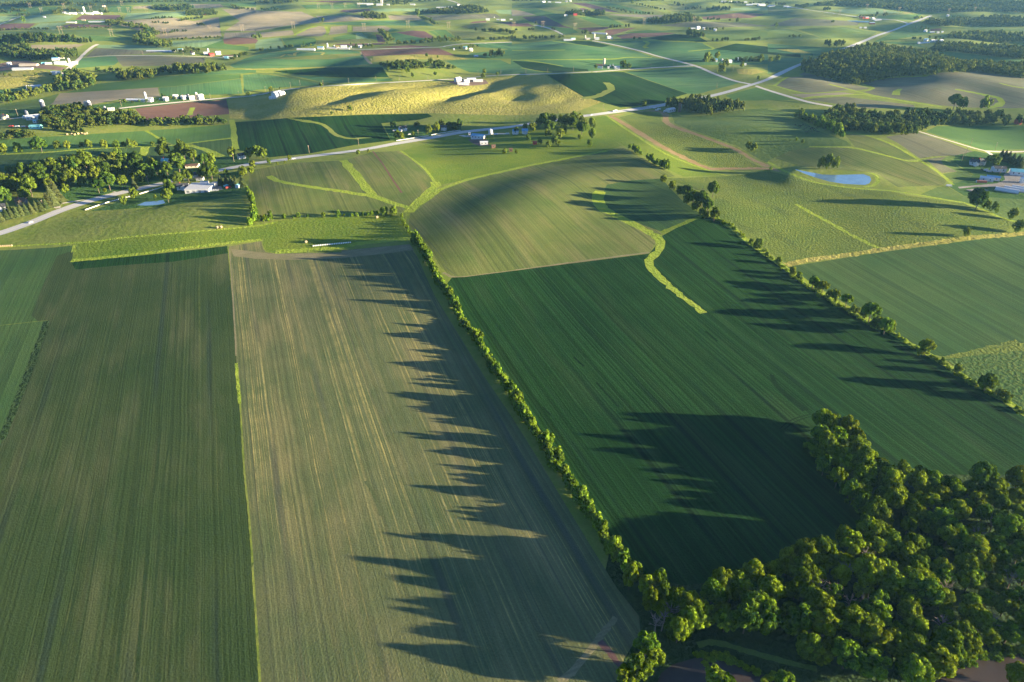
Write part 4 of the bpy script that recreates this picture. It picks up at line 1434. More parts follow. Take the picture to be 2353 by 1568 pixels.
for n, s in enumerate(('W8 1560,1200', 'W8 1740,1130', 'W8 1940,1110', 'W8 2140,1090', 'W8 2310,1060', 'W8 1660,1060', 'W8 1420,1260')):
    x, y, H, Rr = spot(pts(s)[0], 40, 1.2)
    plant('tree', x, y, H, Rr, f'leafy tree overhanging the right river bank, {nth(n + 1)} of its cluster', 'trees over the right river bank')
for n, (s, d) in enumerate((('W7 350,430', 190), ('W7 300,520', 150), ('W7 470,580', 190), ('W7 600,520', 160), ('W7 500,720', 190), ('W7 640,680', 190), ('W7 760,730', 190), ('W7 880,760', 190), ('W7 900,960', 200), ('W7 800,1050', 210))):
    x, y, H, Rr = spot(pts(s)[0], d * .22, 1.5)
    plant('tree', x, y, rng.uniform(13, 18.5), Rr, f'tall lit tree where hedgerow meets the wood, {nth(n + 1)} going down to the river', 'trees where the hedgerow meets the wood')
for n, s in enumerate(('W7 640,950', 'W7 570,990', 'W7 730,860', 'W7 2130,560', 'W7 2250,620', 'W8 460,430', 'W8 310,650', 'W8 480,760', 'W8 640,800', 'W8 1490,610', 'W8 1950,960', 'W8 2170,520', 'W8 1440,980', 'W8 1820,40', 'W8 650,290', 'W8 2250,700', 'L6 2110,830')):
    x, y, H, Rr = spot(pts(s)[0], 42, 1.25)
    plant('dead', x, y, 14.5, 4.6, f'bare grey dead tree in the riverside wood, {nth(n + 1)} counting from the bend', 'dead trees in the riverside wood')

# ---- the long middle hedgerow
def hedge(s, step, d0, d1, label, group, seed, hr=1.2, wob=.8):
    L = smooth_line(np.asarray(pts(s), float), 3)
    Wd = unproject(L)[:, :2]
    seg = np.concatenate([[0], np.cumsum(np.hypot(*np.diff(Wd, axis=0).T))])
    r_ = np.random.default_rng(seed)
    t, n, tot = 0.0, 0, seg[-1]
    while t < tot:
        x, y = np.interp(t, seg, Wd[:, 0]), np.interp(t, seg, Wd[:, 1])
        k = t / tot
        lump = .5 + .5 * math.sin(t * .21 + seed) * math.sin(t * .083)
        dm = (d0 + (d1 - d0) * k) * (.62 + .62 * lump) * r_.uniform(.75, 1.25)
        n += 1
        plant('bush', x + r_.normal(0, wob), y + r_.normal(0, wob), dm * hr * r_.uniform(.75, 1.35), dm / 1.75, label.format(nth(n)), group)
        t += step * (dm / d0) ** .5 * r_.uniform(.8, 1.2)


MIDH = 'L5 2010,850 1945,760 1890,690 1815,610 1775,530 1700,395 1605,275 1525,145 1437,40 L2 1500,1530 1425,1455 1365,1375 1305,1290 1245,1210 1205,1128 1145,1030 1095,960 1035,890 995,800 935,710 875,630 838,570'
hedge(MIDH, 3.0, 6.6, 6.0, 'lit green bush in the long middle hedgerow, {} up from the wood', 'bushes of the long middle hedgerow', 5)
hedge('L2 800,515 780,460 730,375 672,300 632,210 555,90 505,5 R6 1590,1290 1525,1195 1455,1105', 3.3, 6.2, 5.6, 'bush in the upper middle hedgerow, {} counting up from the gap', 'bushes of the upper middle hedgerow', 6)
hedge('R6 1445,1090 1415,1035 1365,965 1335,880', 4.5, 3.6, 3.2, 'low pale bush between meadow and olive hill, {} up from the hedgerow top', 'low bushes beside the hay meadow', 7, 1.0)
hedge('R5 2285,650 2312,740 2332,820 2342,900 2300,975', 4.8, 5, 6, 'bush in the short upright hedge above the hay strip, {} down from the spruces', 'bushes of the short upright hedge', 8)
hedge('R5 2345,930 R6 30,930 90,935 145,920', 4.4, 7, 7.5, 'dense bush at the hedge corner by the hay meadow, {} rightward', 'bushes at the hedge corner', 9)
hedge('R7 1085,450 1140,478 1185,505', 6, 6, 6, 'small bush beside the bright green strip field, {} from the top', 'bushes beside the bright green strip', 10)
hedge('R7 1240,545 1290,580 1330,600 1390,625 1425,645', 4.5, 7, 7, 'bush on the bank beside the bright strip, {} downhill', 'bushes on the bank beside the strip', 12)
hedge('R8 270,170 330,190 400,215 470,245 520,265 580,290 640,320 690,345', 5.5, 9, 9, 'bush in the pasture hedge by the cattle, {} downhill', 'bushes of the pasture hedge', 13)


def undergrowth(label, s, width, hs, seed, n_per_m=1.0):
    """tangled brush and tall weeds along a hedge foot, one mass"""
    L = unproject(smooth_line(np.asarray(pts(s), float), 3))[:, :2]
    seg = np.concatenate([[0], np.cumsum(np.hypot(*np.diff(L, axis=0).T))])
    r_ = np.random.default_rng(seed)
    t = np.sort(r_.uniform(0, seg[-1], int(seg[-1] * n_per_m)))
    q = np.stack([np.interp(t, seg, L[:, 0]), np.interp(t, seg, L[:, 1])], 1) + r_.normal(0, width / 2, (len(t), 2))
    mass('undergrowth', label, q, hs, (1.2, 2.6), seed, SHRUB)


BROW = 'R6 260,895;50 390,880;45 475,885;28 620,880;50 760,870;58 810,880;28 885,880;32 930,875;36 985,870;40 1030,870;40 1070,860;52 1110,860;45 1180,845;80 1265,845;85 345,900;22'
for n, tok in enumerate(BROW.split()[1:]):
    q, d = tok.split(';')
    x, y, H, Rr = spot(pts('R6 ' + q)[0], float(d) / 4, .95, .4)
    plant('bush', x, y, H, Rr, f'round bush in the row above the hay meadow, {nth(n + 1)} in the row', 'bushes above the hay meadow')

# ---- trees along the right hedgerow
RH = '215,110;72 160,105;45 515,305;66 470,285;35 580,375;32 660,420;45 755,490;55 800,525;50 895,572;80 960,605;72 925,595;60 1010,650;50 1045,660;70 1120,700;82 1170,755;55 1200,765;40 1280,785;118 1240,780;70 1340,850;72 1310,850;60 1385,880;95 1430,870;60 1665,1025;95 1640,1045;55 1780,1115;44 1885,1168;62 2075,1270;100 2110,1270;60 2180,1335;58 2228,1362;58'
for n, tok in enumerate(RH.split()):
    q, d = tok.split(';')
    x, y, H, Rr = spot(pts('L3 ' + q)[0], float(d) * .3335, 1.15, .5)
    plant('tree', x, y, H, Rr, f'sunlit round tree on the right hedgerow, {nth(n + 1)} counting down from the hill', 'trees on the right hedgerow')
for n, (q, d) in enumerate((('1390,730', 70), ('1470,790', 85), ('1540,840', 85), ('1600,850', 115), ('1660,900', 125), ('1740,920', 130), ('1790,970', 115), ('1840,830', 120), ('1740,1030', 70), ('1860,1040', 92), ('1600,920', 90), ('1680,980', 90))):
    x, y, H, Rr = spot(pts('R7 ' + q)[0], d / 4, 1.1, .5)
    plant('tree', x, y, H, Rr, f'leafy tree in the big clump beside the olive hill, {nth(n + 1)} going downhill', 'trees of the big hedgerow clump')
x, y, H, Rr = spot(pts('R7 1745,830')[0], 26, 1.2)
plant('dead', x, y, 12, 3.6, 'bare reddish dead tree in the clump beside the olive hill')
for n, (q, d) in enumerate((('480,585', 75), ('545,580', 85), ('610,590', 75))):
    x, y, H, Rr = spot(pts('R8 ' + q)[0], d / 4, 1.45, .5)
    plant('tree', x, y, H, Rr, ('left', 'middle', 'right')[n] + ' one of the three tall trees above the blue pond', 'three trees above the blue pond')
for q, d, t in (('1900,945', 150, 'dark round tree below the hoop barns, biggest of its row'), ('1990,975', 75, 'lit bush like tree next to the dark round one below the hoop barns'),
                ('2070,1000', 75, 'small round tree halfway along the ditch below the hoop barns'), ('2240,1065', 80, 'lone round tree at the lower end of the ditch right of the weedy hill'),
                ('1815,1225', 70, 'thin pale tree on the golden margin of the weedy hill'), ('2290,1180', 90, 'pale tree at the right end of the golden margin'),
                ('260,365', 25, 'small dark scrub tree in the cattle pasture, left of two'), ('315,385', 30, 'small dark scrub tree in the cattle pasture, right of two'),
                ('2060,580', 100, 'big lit tree beside the tan farmhouse at the hoop barn farm'), ('2025,545', 45, 'small tree behind the tan farmhouse'),
                ('1165,270', 70, 'tree in front of the blue roofed house at the wood'), ('25,630', 25, 'tiny bush on the dirt track corner near the pond')):
    x, y, H, Rr = spot(pts('R8 ' + q)[0], d / 4, 1.1, .45)
    plant('tree' if d > 30 else 'bush', x, y, H, Rr, t)
for q, d, t in (('2170,430', 70, 'bush pair by the dirt track, left one'), ('2215,450', 80, 'bush pair by the dirt track, right one'), ('1215,50', 60, 'lone round tree on the highway bend beside the brown silo grove')):
    x, y, H, Rr = spot(pts('R7 ' + q)[0], d / 4, .95, .4)
    plant('tree', x, y, H, Rr, t)
# orchard by the blue roofed barn
OR = '735,225;85 150,350;55 120,250;50 190,250;75 40,285;55 255,385;55 335,415;60 345,265;110 390,375;80 440,320;90 470,280;80 420,400;60 620,345;45 640,270;110 735,320;85 710,400;60 300,200;120 370,190;100 250,220;80 330,310;70 560,160;80 620,190;90 660,230;90 500,210;110 560,230;100 450,200;90 40,480;40'
for n, tok in enumerate(OR.split()):
    q, d = tok.split(';')
    x, y, H, Rr = spot(pts('R7 ' + q)[0], float(d) / 4, 1.1, .45)
    plant('tree', x, y, H, Rr, f'old tree in the orchard pasture below the highway, {nth(n + 1)} in the grove', 'old trees of the orchard pasture')
# left roadside wood and the farm trees
LT = '915,620;105 1015,580;130 1140,580;100 895,500;90 770,560;85 970,650;35 985,470;110 1065,470;80 1175,480;70 1350,480;120 1300,530;95 1545,455;100 1450,450;110 1650,550;105 1565,610;95 1240,680;80 1145,750;70 1430,705;32 1550,705;105 640,560;110 560,470;90 375,480;130 300,640;130 160,620;110 75,590;100 60,720;120 180,500;90 500,440;110 800,400;170 1060,370;90 1190,370;90 1100,330;90 1265,370;100 1400,410;90 1520,310;120 1620,330;80 1700,300;130 1780,330;100 1650,400;150 1880,380;100 1950,360;90 2140,310;90 1950,480;140 1740,520;100 1860,490;80 1910,500;100 2290,310;80 2240,480;90 2330,420;70 2310,470;60 2080,480;45 250,700;100 30,560;80 710,440;120 420,560;120 470,600;90 240,490;110 430,440;70 880,420;100 930,400;80 1250,440;100 1130,430;100 1400,500;80 1500,520;90 260,590;110 340,560;100 120,490;80 690,520;90 560,560;100 610,640;70 20,680;80 1250,560;70'
_lx = [float(t.split(',')[0]) for t in LT.split()]
LTO = list(np.argsort(np.argsort(_lx)))
for n, tok in enumerate(LT.split()):
    q, d = tok.split(';')
    x, y, H, Rr = spot(pts('R5 ' + q)[0], float(d) / 4 * .98, 1.12, .5)
    plant('tree', x, y, H, Rr, f'leafy tree of the left roadside wood, {nth(LTO[n] + 1)} counting from the left edge', 'trees of the left roadside wood')
for n, q in enumerate(('20,890', '68,870', '112,860', '160,850', '205,835', '250,825', '298,815', '345,800', '385,795', '430,770', '95,815')):
    x, y, H, Rr = spot(pts('R5 ' + q)[0], 14, 1.75, .5)
    plant('conifer', x, y, H, Rr * .92, f'dark pointed spruce in the row beside the highway, {nth(n + 1)} from the left end', 'spruce row beside the highway')
for n, (q, d) in enumerate((('495,710', 110), ('530,670', 120), ('455,745', 80), ('2030,555', 60), ('2085,555', 55), ('2130,555', 55), ('2170,560', 55), ('2235,560', 75), ('1240,590', 60))):
    x, y, H, Rr = spot(pts('R5 ' + q)[0], d / 4, 1.5, .5)
    plant('conifer', x, y, H, Rr, ('tallest conifer at the spruce row end', 'second tall conifer at the spruce row end', 'shorter conifer closing the spruce row', 'blue spruce by the paved yard, leftmost', 'blue spruce by the paved yard, second', 'blue spruce by the paved yard, third', 'blue spruce by the paved yard, rightmost', 'silvery spruce at the hedge corner', 'small conifer behind the roadside fence')[n], 'farm conifers')
for n, q in enumerate(('2130,515', '2165,520', '2200,530', '2240,545', '2285,560', '2310,580', '2340,575')):
    x, y, H, Rr = spot(pts('R8 ' + q)[0], 15, 1.4, .5)
    plant('conifer', x, y, H, Rr, f'dark conifer in the windbreak above the hoop barn farm, {nth(n + 1)} from left', 'windbreak conifers')
AL = '40,285;85 175,270;75 330,250;85 385,245;110 535,240;65 628,240;60 760,240;50 825,235;70 965,232;65 1075,230;60 1140,232;45 1200,225;70 1245,228;50 1410,228;45 1510,212;75 1480,215;60 1645,208;50'
for n, tok in enumerate(AL.split()):
    q, d = tok.split(';')
    x, y, H, Rr = spot(pts('R5 ' + q)[0], float(d) / 4, 1.0, .45)
    plant('tree', x, y, H, Rr, f'round field tree in the line below the alfalfa, {nth(n + 1)} from left', 'field trees below the alfalfa')
for n, (s, d, t) in enumerate((
        ('R3 1920,640', 95, 'big lone tree in front of the twin bin farm'), ('R3 1960,590', 70, 'lit tree left of the twin bins'), ('R3 2110,605', 55, 'small tree right of the twin bin farm'),
        ('R3 1880,520', 70, 'tall pale tree behind the twin bin farm'), ('R3 1790,545', 100, 'dark broad tree at the left end of the twin bin farm'), ('R3 2280,545', 70, 'dark tree at the right end of the twin bin farm'),
        ('R3 2262,722', 42, 'round bush beside the highway curve'), ('R3 1020,600', 75, 'tall tree right of the gambrel barn farm'), ('R3 1070,615', 60, 'dark tree at the end of the gambrel barn yard'), ('R3 770,620', 45, 'small bush at the gambrel barn gable'),
        ('R4 20,560', 55, 'dark tree left of the far highway, left of a pair'), ('R4 80,545', 60, 'dark tree left of the far highway, right of a pair'), ('R4 1700,955', 120, 'great lone tree above the right creek wood, left half'), ('R4 1770,970', 100, 'great lone tree above the right creek wood, right half'),
        ('R4 1980,970', 110, 'broad lone tree inside the curved grass edge'), ('R4 75,240', 40, 'lone round tree on the far left contour field'), ('R2 1440,695', 45, 'round tree on the golden slope below the grove'), ('R2 1395,650', 55, 'tall tree at the near edge of the grove'),
        ('R2 1215,640', 45, 'slender tree at the left corner of the grove'), ('R2 1650,680', 40, 'small tree right on the golden slope'), ('R2 865,1000', 55, 'dark lone tree at the foot of the golden hills'), ('R2 695,1040', 35, 'small tree on the lane below the golden hills'),
        ('R2 600,780', 40, 'dark bush beside the long gravel road'), ('R2 145,830', 55, 'dark tree behind the round roofed white barn'), ('R2 220,815', 25, 'narrow cedar beside the gravel road bend'), ('R2 1570,510', 35, 'lone tree on the golden knoll'),
        ('R2 1670,525', 25, 'tiny lone tree on the golden knoll'), ('R2 2100,660', 50, 'tree behind the white hoop barn farm'), ('R2 2220,685', 35, 'small tree right along the gravel road'), ('R2 2090,700', 50, 'pale tree beside the white hoop barn'),
        ('R1 220,190', 45, 'dark lone tree in the far pale field'), ('R1 2285,865', 45, 'tree at the end of the grass lane by the road'), ('R2 1490,125', 55, 'tall lone tree before the far creek line'), ('R2 615,185', 35, 'lone tree on the far tan field corner'),
        ('R3 1105,25', 35, 'round tree on the far green field'), ('R3 2070,192', 40, 'lone tree on the far grey field'), ('R6 940,300', 50, 'round tree at the highway above the two waterways'), ('R6 1035,287', 35, 'flat bush beside the washed streak'),
        ('R6 310,350', 50, 'bush in front of the car on the highway'), ('R6 120,380', 50, 'leafy tree beside the highway above the corner hedge'), ('R6 20,300', 110, 'dark tree group left of the road pole'), ('R6 75,310', 90, 'dark tree behind the highway bend'),
        ('R6 1300,140', 80, 'tree beside the dark roofed white house'), ('R6 1445,130', 50, 'small tree before the dark roofed white house'), ('R6 1590,90', 90, 'tree beside the white roadside fence'), ('R6 1660,70', 90, 'tall tree above the white roadside fence'),
        ('R6 2285,290', 60, 'lone tree below the red shed'), ('R6 1340,150', 70, 'tree at the left end of the white roadside fence'), ('R6 195,400', 28, 'small scrub on the road bank'), ('R6 265,385', 26, 'second small scrub on the road bank'))):
    x, y, H, Rr = spot(pts(s)[0], d / 4 * .85, 1.15, .5)
    plant('tree', x, y, H, Rr, t)

# ---- far woods: each reads as one mass
def lod_tree(seed, nq, size):
    r_ = np.random.default_rng(seed)
    return leaf_cloud(r_, crown_clumps(r_, 1.0, .46, 7 if nq < 90 else 10, .1, .97), 5.6 / size ** 2, size, jitter=.22)


LODS = {}
for nq, size in ((36, .13), (80, .09), (200, .058)):
    LODS[nq] = []
    for k in range(5):
        LODS[nq].append(lod_tree(500 + k, nq, size))


def mass(name, label, P_, hs, rs, seed, mat=None, exact=None):
    """one object for a whole far wood"""
    r_ = np.random.default_rng(seed)
    Vs, Ts, Hs = [], [], []
    zs = terrain(P_[:, 0], P_[:, 1])
    for (x, y), z in zip(P_, zs):
        D = math.hypot(x, y)
        nq = 200 if D < 1250 else 80 if D < 2600 else 36
        V, F, T = LODS[nq][int(r_.integers(5))]
        k = r_.uniform()
        H = hs[0] + (hs[1] - hs[0]) * k
        Rr = rs[0] + (rs[1] - rs[0]) * r_.uniform()
        if exact is not None:
            H, Rr = exact[len(Vs)]
        a = r_.uniform(0, 6.28)
        ca, sa = math.cos(a), math.sin(a)
        X = (V[:, 0] * ca - V[:, 1] * sa) * Rr / .58 + x
        Y = (V[:, 0] * sa + V[:, 1] * ca) * Rr / .58 + y
        Vs.append(np.stack([X, Y, V[:, 2] * H + z - .5], 1))
        Ts.append(T)
        Hs.append(np.full(len(T), r_.uniform(-.25, .95) if mat is None else r_.uniform(-.3, .4)))
    if not Vs:
        return
    V = np.concatenate(Vs)
    me = np_mesh(name, V, np.arange(len(V)).reshape(-1, 4), mat or LEAF_FAR)
    set_attr(me, 'tint', np.concatenate(Ts))
    set_attr(me, 'hue', np.concatenate(Hs))
    tag(mesh_obj(name, me), label, 'woodland', kind='stuff')


def far_wood(label, s, gap=11, hs=(10, 21), rs=(5.2, 8.2)):
    gap *= 1.2
    p = pts(s)
    D = slant(*np.mean(p, 0))
    up = .8 * (hs[0] + hs[1]) / 2 * FOC / D
    vs = [b for a, b in p]
    vc = sum(vs) / len(vs)
    lim = vc + .45 * (max(vs) - vc)
    p = [(a, b if b > vc else min(b + up, max(lim, b))) for a, b in p]
    W = unproject(smooth_line(np.asarray(p + [p[0]], float), 8, False)[:-1])[:, :2]
    mass('woodland', label, poisson(W, gap, int(abs(W.sum())) % 9999, .42), hs, rs, int(abs(W.sum())) % 777)


def far_line(label, s, step=11, hs=(6, 11), rs=(3.5, 6), wob=4.0, prob=.9):
    """a line of trees; several lines may be chained with |"""
    out = []
    for part in s.split('|'):
        L = unproject(smooth_line(np.asarray(pts(part), float), 4))[:, :2]
        seg = np.concatenate([[0], np.cumsum(np.hypot(*np.diff(L, axis=0).T))])
        r_ = np.random.default_rng(len(s) + len(part))
        t = np.arange(0, seg[-1], step)
        t = t[r_.uniform(size=len(t)) < prob]
        q = np.stack([np.interp(t, seg, L[:, 0]), np.interp(t, seg, L[:, 1])], 1)
        out.append(q + r_.normal(0, wob, q.shape))
    q = np.concatenate(out)
    mass('tree_line', label, q, hs, rs, len(s))


far_wood('big dark wood between the highway and the grey contour fields at right', 'R4 310,610 700,450 830,420 1000,400 1150,430 1450,470 1560,505 1750,560 2400,620 2600,640 2600,740 2330,725 1900,660 1540,690 1480,705 1130,725 800,790 580,740 330,680')
far_wood('long right creek wood behind the bright lane field', 'R8 440,170 620,60 780,70 1000,110 1350,100 1500,110 2100,110 2353,170 2600,220 2600,260 2353,245 1550,245 1440,290 1330,320 1000,330 800,290 640,290', hs=(10, 17))
far_wood('bushy end of the right creek wood above the hedge', 'R8 600,50 790,50 900,110 620,120', 10, hs=(12, 17))
far_wood('far wood strip behind the white house cluster, right edge', 'R4 1480,450 1540,400 1800,400 2000,420 2450,440 2450,560 2100,530 1700,480')
far_wood('far wood strip right of the junction farm', 'R4 1650,350 1850,285 2000,290 2450,320 2450,390 2100,400 1900,370', 13)
far_wood('far wood strip behind the junction farm at right', 'R4 1400,225 1500,190 1850,170 2050,150 2450,170 2450,250 2000,245 1600,245', 13)
far_wood('farthest wood belt along the top right corner', 'R4 320,70 400,35 900,50 1300,110 1700,120 2100,110 2450,130 2450,30 2000,-10 1000,-20 600,15 330,45', 17, rs=(6, 10))
far_wood('dark dense inner belt of the left roadside wood', 'R5 -60,640 0,560 150,480 420,400 700,350 1050,320 1280,340 1300,420 1250,520 1050,560 900,540 700,600 420,650 200,700 0,700', 9.5, hs=(9, 16), rs=(4, 7))
far_wood('brown silo grove at the highway bend', 'R3 1410,950 1500,910 1650,890 1900,925 2110,975 2140,1030 2000,1045 1800,1070 1620,1040 1560,1010 1430,975', 9, hs=(14, 23), rs=(5, 8))
far_wood('grove behind the dark roofed white house beside the highway', 'R6 1150,35 1250,15 1700,20 1880,60 1860,95 1700,85 1600,60 1300,50', 9, hs=(9, 15))
far_wood('big left grove around the navy silos', 'R1 380,1090 420,990 760,960 1000,1030 1200,1020 1330,1080 1360,1150 1000,1170 700,1180 400,1180 R5 900,130 600,130 R1 380,1150', 10, hs=(9, 15))
far_wood('left grove arm running right along the ploughed field', 'R1 1370,1130 1500,1110 1850,1080 2060,1080 2110,1120 2060,1150 1700,1165 1400,1170', 9, hs=(9, 15))
far_wood('tree group at the far left above the alfalfa', 'R5 -40,130 120,110 260,100 400,110 540,100 560,150 300,170 -40,190', 10, hs=(8, 13))
far_wood('creek wood left of the tan fallow field', 'R1 50,900 300,880 500,830 520,760 560,690 640,650 900,690 880,760 700,800 560,850 400,880 150,950 0,960', 11)
far_wood('creek woods below the contour field', 'R1 1080,740 1200,680 1400,650 1560,620 2000,600 2090,620 1900,650 1500,680 1400,730 1180,745', 11)
far_wood('small dark tree clump in the shaded creek pasture', 'R1 880,640 1000,630 1130,650 1120,690 960,680', 14, hs=(8, 13))
far_wood('far left wood behind the blue roofed dairy', 'R1 -60,500 0,430 280,400 290,460 480,470 700,450 720,530 560,545 400,560 240,560 60,540', 12)
far_wood('far left wood with the long bottom land strip', 'R1 -60,400 60,330 330,320 600,330 760,370 880,400 800,405 560,400 300,400 100,410', 12)
far_wood('winding creek wood in the far left middle', 'R1 910,405 1200,370 1260,330 1380,250 1420,320 1400,370 1560,440 1540,450 1200,400', 12)
far_wood('farthest left wood at the top edge', 'R1 -60,55 0,30 250,15 640,15 690,40 640,50 400,60 100,65', 14)
far_wood('dark spruce windbreak around the far red barn', 'R1 1700,150 1740,100 1960,85 2010,140 1900,150', 9, hs=(10, 15), rs=(3, 4.5))
far_wood('far grove behind the tower poles', 'R1 1370,85 1480,50 1750,50 1790,90 1600,105', 11)
far_wood('open grove above the golden slope', 'R2 1120,610 1200,570 1450,550 1540,570 1540,640 1300,650', 10, hs=(8, 14))
far_wood('right half of the open grove', 'R2 1540,580 1600,545 1750,580 1830,640 1700,640 1560,630', 13, hs=(7, 12))
far_wood('tree patch between green fields right of the teal farmhouse', 'R2 2080,520 2180,490 2270,470 2290,530 2150,540', 11)
far_wood('far grove of tall trees before the grey field', 'R3 1230,215 1300,180 1500,140 1600,130 1740,175 1500,215 1350,225', 12)
far_wood('red shed grove', 'R3 490,135 560,110 850,105 850,150 600,145', 11)
far_wood('creek grove at the centre of the far fields', 'R2 950,140 1000,110 1180,140 1200,190 1080,180', 12)
far_wood('far grove below the village of sheds', 'R2 1450,125 1700,90 2000,50 2150,100 2000,130 1550,130', 12)
far_wood('far hilltop grove behind the twin silo farm', 'R3 1740,100 1830,70 2000,70 2000,100', 11)
far_wood('treed hedge corner left of the spruce hill farm', 'R3 1600,290 1650,280 1780,350 1740,360 1620,310', 11)
far_wood('trees of the twin bin farm windbreak', 'R3 1750,570 1830,520 1850,560 1900,580 1800,580|'.replace('|', ''), 9, hs=(9, 14))
far_wood('dark windbreak right of the twin bin farm', 'R3 2030,570 2130,530 2300,530 2310,570 2150,580', 9, hs=(8, 12), rs=(3, 5))
far_wood('tree group beside the far highway left of the big wood', 'R4 410,420 480,390 600,400 700,430 600,440', 11)
far_line('tree line along the creek before the brown fields', 'R2 1210,415 1600,395 1760,385 1900,370|R2 1600,380 1760,360|R2 2040,380 2353,370 R3 0,360 200,360 470,355', 9, (9, 14), (4, 6.5), 6)
far_line('tree line climbing the far middle field', 'R2 1145,290 1190,340 1235,390|R2 1520,170 1600,200 1650,230', 9, (9, 13), (4, 6), 4)
far_line('tree row below the spruce hill', 'R3 890,265 1000,255 1100,250|R3 1120,365 1160,365|R3 1850,385 1960,380 2020,378|R3 2140,380 2300,370', 10, (8, 14), (4, 6), 4)
far_line('far hedge running down between green strips', 'R3 870,75 1000,100 1100,125 1300,135|R3 1150,45 1300,80 1440,105', 11, (8, 12), (4, 6), 5)
far_line('far creek trees on the right slope', 'R2 2030,285 2200,295 2353,310 R3 0,330|R3 640,310 700,320', 8, (9, 14), (4, 7), 6)
far_line('scattered hedges in the far left tan fields', 'R1 1400,180 1450,175|R1 1490,175 1570,165|R1 1410,215 1560,220|R1 1650,195 1880,165|R1 1190,220 1280,240|R1 1800,230 1880,235|R1 1440,320 1690,290', 9, (6, 11), (4, 6), 3)
far_line('line of bushes along the far left brown fields', 'R1 0,280 230,275 330,270 450,275|R1 510,270 700,262 1020,262|R1 1560,370 2030,350', 8, (5, 9), (3.5, 5), 3)
far_line('farm trees around the red barn', 'R1 1590,480 1700,490 1860,490|R1 1700,460 1840,470|R1 2130,560 2210,520 2270,505', 9, (7, 11), (3.5, 5.5), 5)
far_line('far left creek trees by the tall white silo', 'R1 60,900 230,890 330,870|R1 40,700 130,705 230,705 380,700 430,705 520,690', 18, (6, 9), (3.5, 5), 3)
far_line('farthest hedges along the top edge', 'R1 850,20 1200,25 1500,20 2353,10|R2 0,5 400,10|R2 900,20 1300,15 1700,10|R3 1900,30 2353,40|R2 70,95 200,95', 12, (8, 13), (5, 9), 8)
far_line('trees around the dairy sheds row', 'R2 170,450 320,440|R2 390,435 520,430|R2 880,425 1080,435|R2 0,470 110,465|R2 1880,450 2040,430', 9, (6, 11), (3, 5.5), 5)
far_line('farmstead trees along the poultry sheds', 'R1 1100,945 1400,940|R1 1450,930 1480,930|R1 1580,920 1660,900|R1 1520,890 1500,900|R1 1700,905 1740,900', 8, (4, 9), (2.5, 4.5), 3)
far_line('trees around the distant farms at upper right', 'R4 850,165 1000,150|R4 1340,180 1390,165|R4 1370,270 1480,270|R4 1340,375 1390,370|R4 1500,360 1600,365|R3 1770,280 1930,275|R4 200,350 270,350', 9, (7, 12), (3.5, 5.5), 5)
far_line('dark hedge lines across the topmost fields', 'R1 700,45 900,60|R1 100,95 230,110|R1 0,110 100,125|R2 0,30 200,35 380,20|R2 1100,30 1450,20|R2 1250,45 1400,40|R3 0,12 250,8 500,5|R3 600,8 1000,5 1400,12|R3 1600,90 1760,80|R3 1500,40 1560,60|R4 0,40 150,50|R4 250,60 330,75|R4 500,100 560,90|R4 1000,140 1100,150', 11, (9, 15), (5, 9), 8)
far_line('tree belts behind the far left dairy', 'R1 640,85 720,110|R1 520,130 560,90|R1 250,140 160,150|R1 960,110 1000,125|R1 1050,240 1110,180|R1 2120,60 2200,90|R1 2130,75 2353,95', 9, (8, 13), (4.5, 7), 7)
far_line('trees along the creek below the tan fields', 'R1 1000,215 1080,225 1200,250 1280,265|R1 1300,250 1420,330|R1 1450,390 1560,420|R2 0,360 30,350|R2 1140,300 1240,380', 8, (10, 16), (5, 8), 7)
far_line('lone hedge bushes at the far right', 'R4 580,210 620,205|R3 2000,195 2010,195|R3 1800,185 1930,185|R4 60,240 90,240|R3 150,280 220,280|R3 30,285 50,285|R3 360,280 390,280|R3 220,225 240,225', 12, (7, 11), (4, 6), 3)


# ---- the broadleaf trees that show largest stand alone, the small rest are one mass
def show(q):
    x, y, H, Rr = q[:4]
    return -Rr * math.sqrt(H * Rr) / Rr / math.dist((x, y, gz(x, y)), (0, 0, CAM_Z))


BIG['q'].sort(key=show)
BIG['done'] = True
for q in BIG['q'][:300]:
    plant('tree', *q)
rest = BIG['q'][300:]
if rest:
    Pq = np.array([(q[0], q[1]) for q in rest])
    mass('small_trees', 'small scattered broadleaf trees along lanes, hedges and far farmsteads', Pq, (8, 12), (4, 6), 77, LEAF_MID, [(q[2], q[3]) for q in rest])
print('broadleaf trees', len(BIG['q']))

undergrowth('tangled brush and tall weeds along the long middle hedgerow', MIDH + ' L2 800,515 780,460 730,375 672,300 632,210 555,90 505,5', 2.6, (2.5, 5.2), 91, .9)
undergrowth('brush and tall weeds under the right hedgerow', 'L3 150,105 240,135 350,195 450,285 600,395 700,470 850,590 1000,690 1120,750 1270,850 1450,922 1620,1030 1720,1085 1850,1170 2050,1300 2250,1400 2353,1475', 3.2, (1.2, 3.2), 92, .55)
undergrowth('low brush along the woodland foot facing the soybean field', 'L6 880,290 970,440 1110,580 1240,740 1300,830', 4, (2, 5), 93, 1.2)
undergrowth('weedy brush on the muddy river bank', 'W7 960,1310 1200,1300 1450,1380 1700,1480 2000,1590', 2.5, (.8, 2.2), 94, 1.0)
undergrowth('brush along the bank above the river at lower right', 'W8 1440,1480 1560,1390 1800,1300 2000,1265 2400,1255', 3.0, (1, 3.5), 95, 1.2)
# ------------------------------------------------------------------ farm buildings
def mp(mb, name, mat, root):
    return mb.build(name, PM[mat], root)


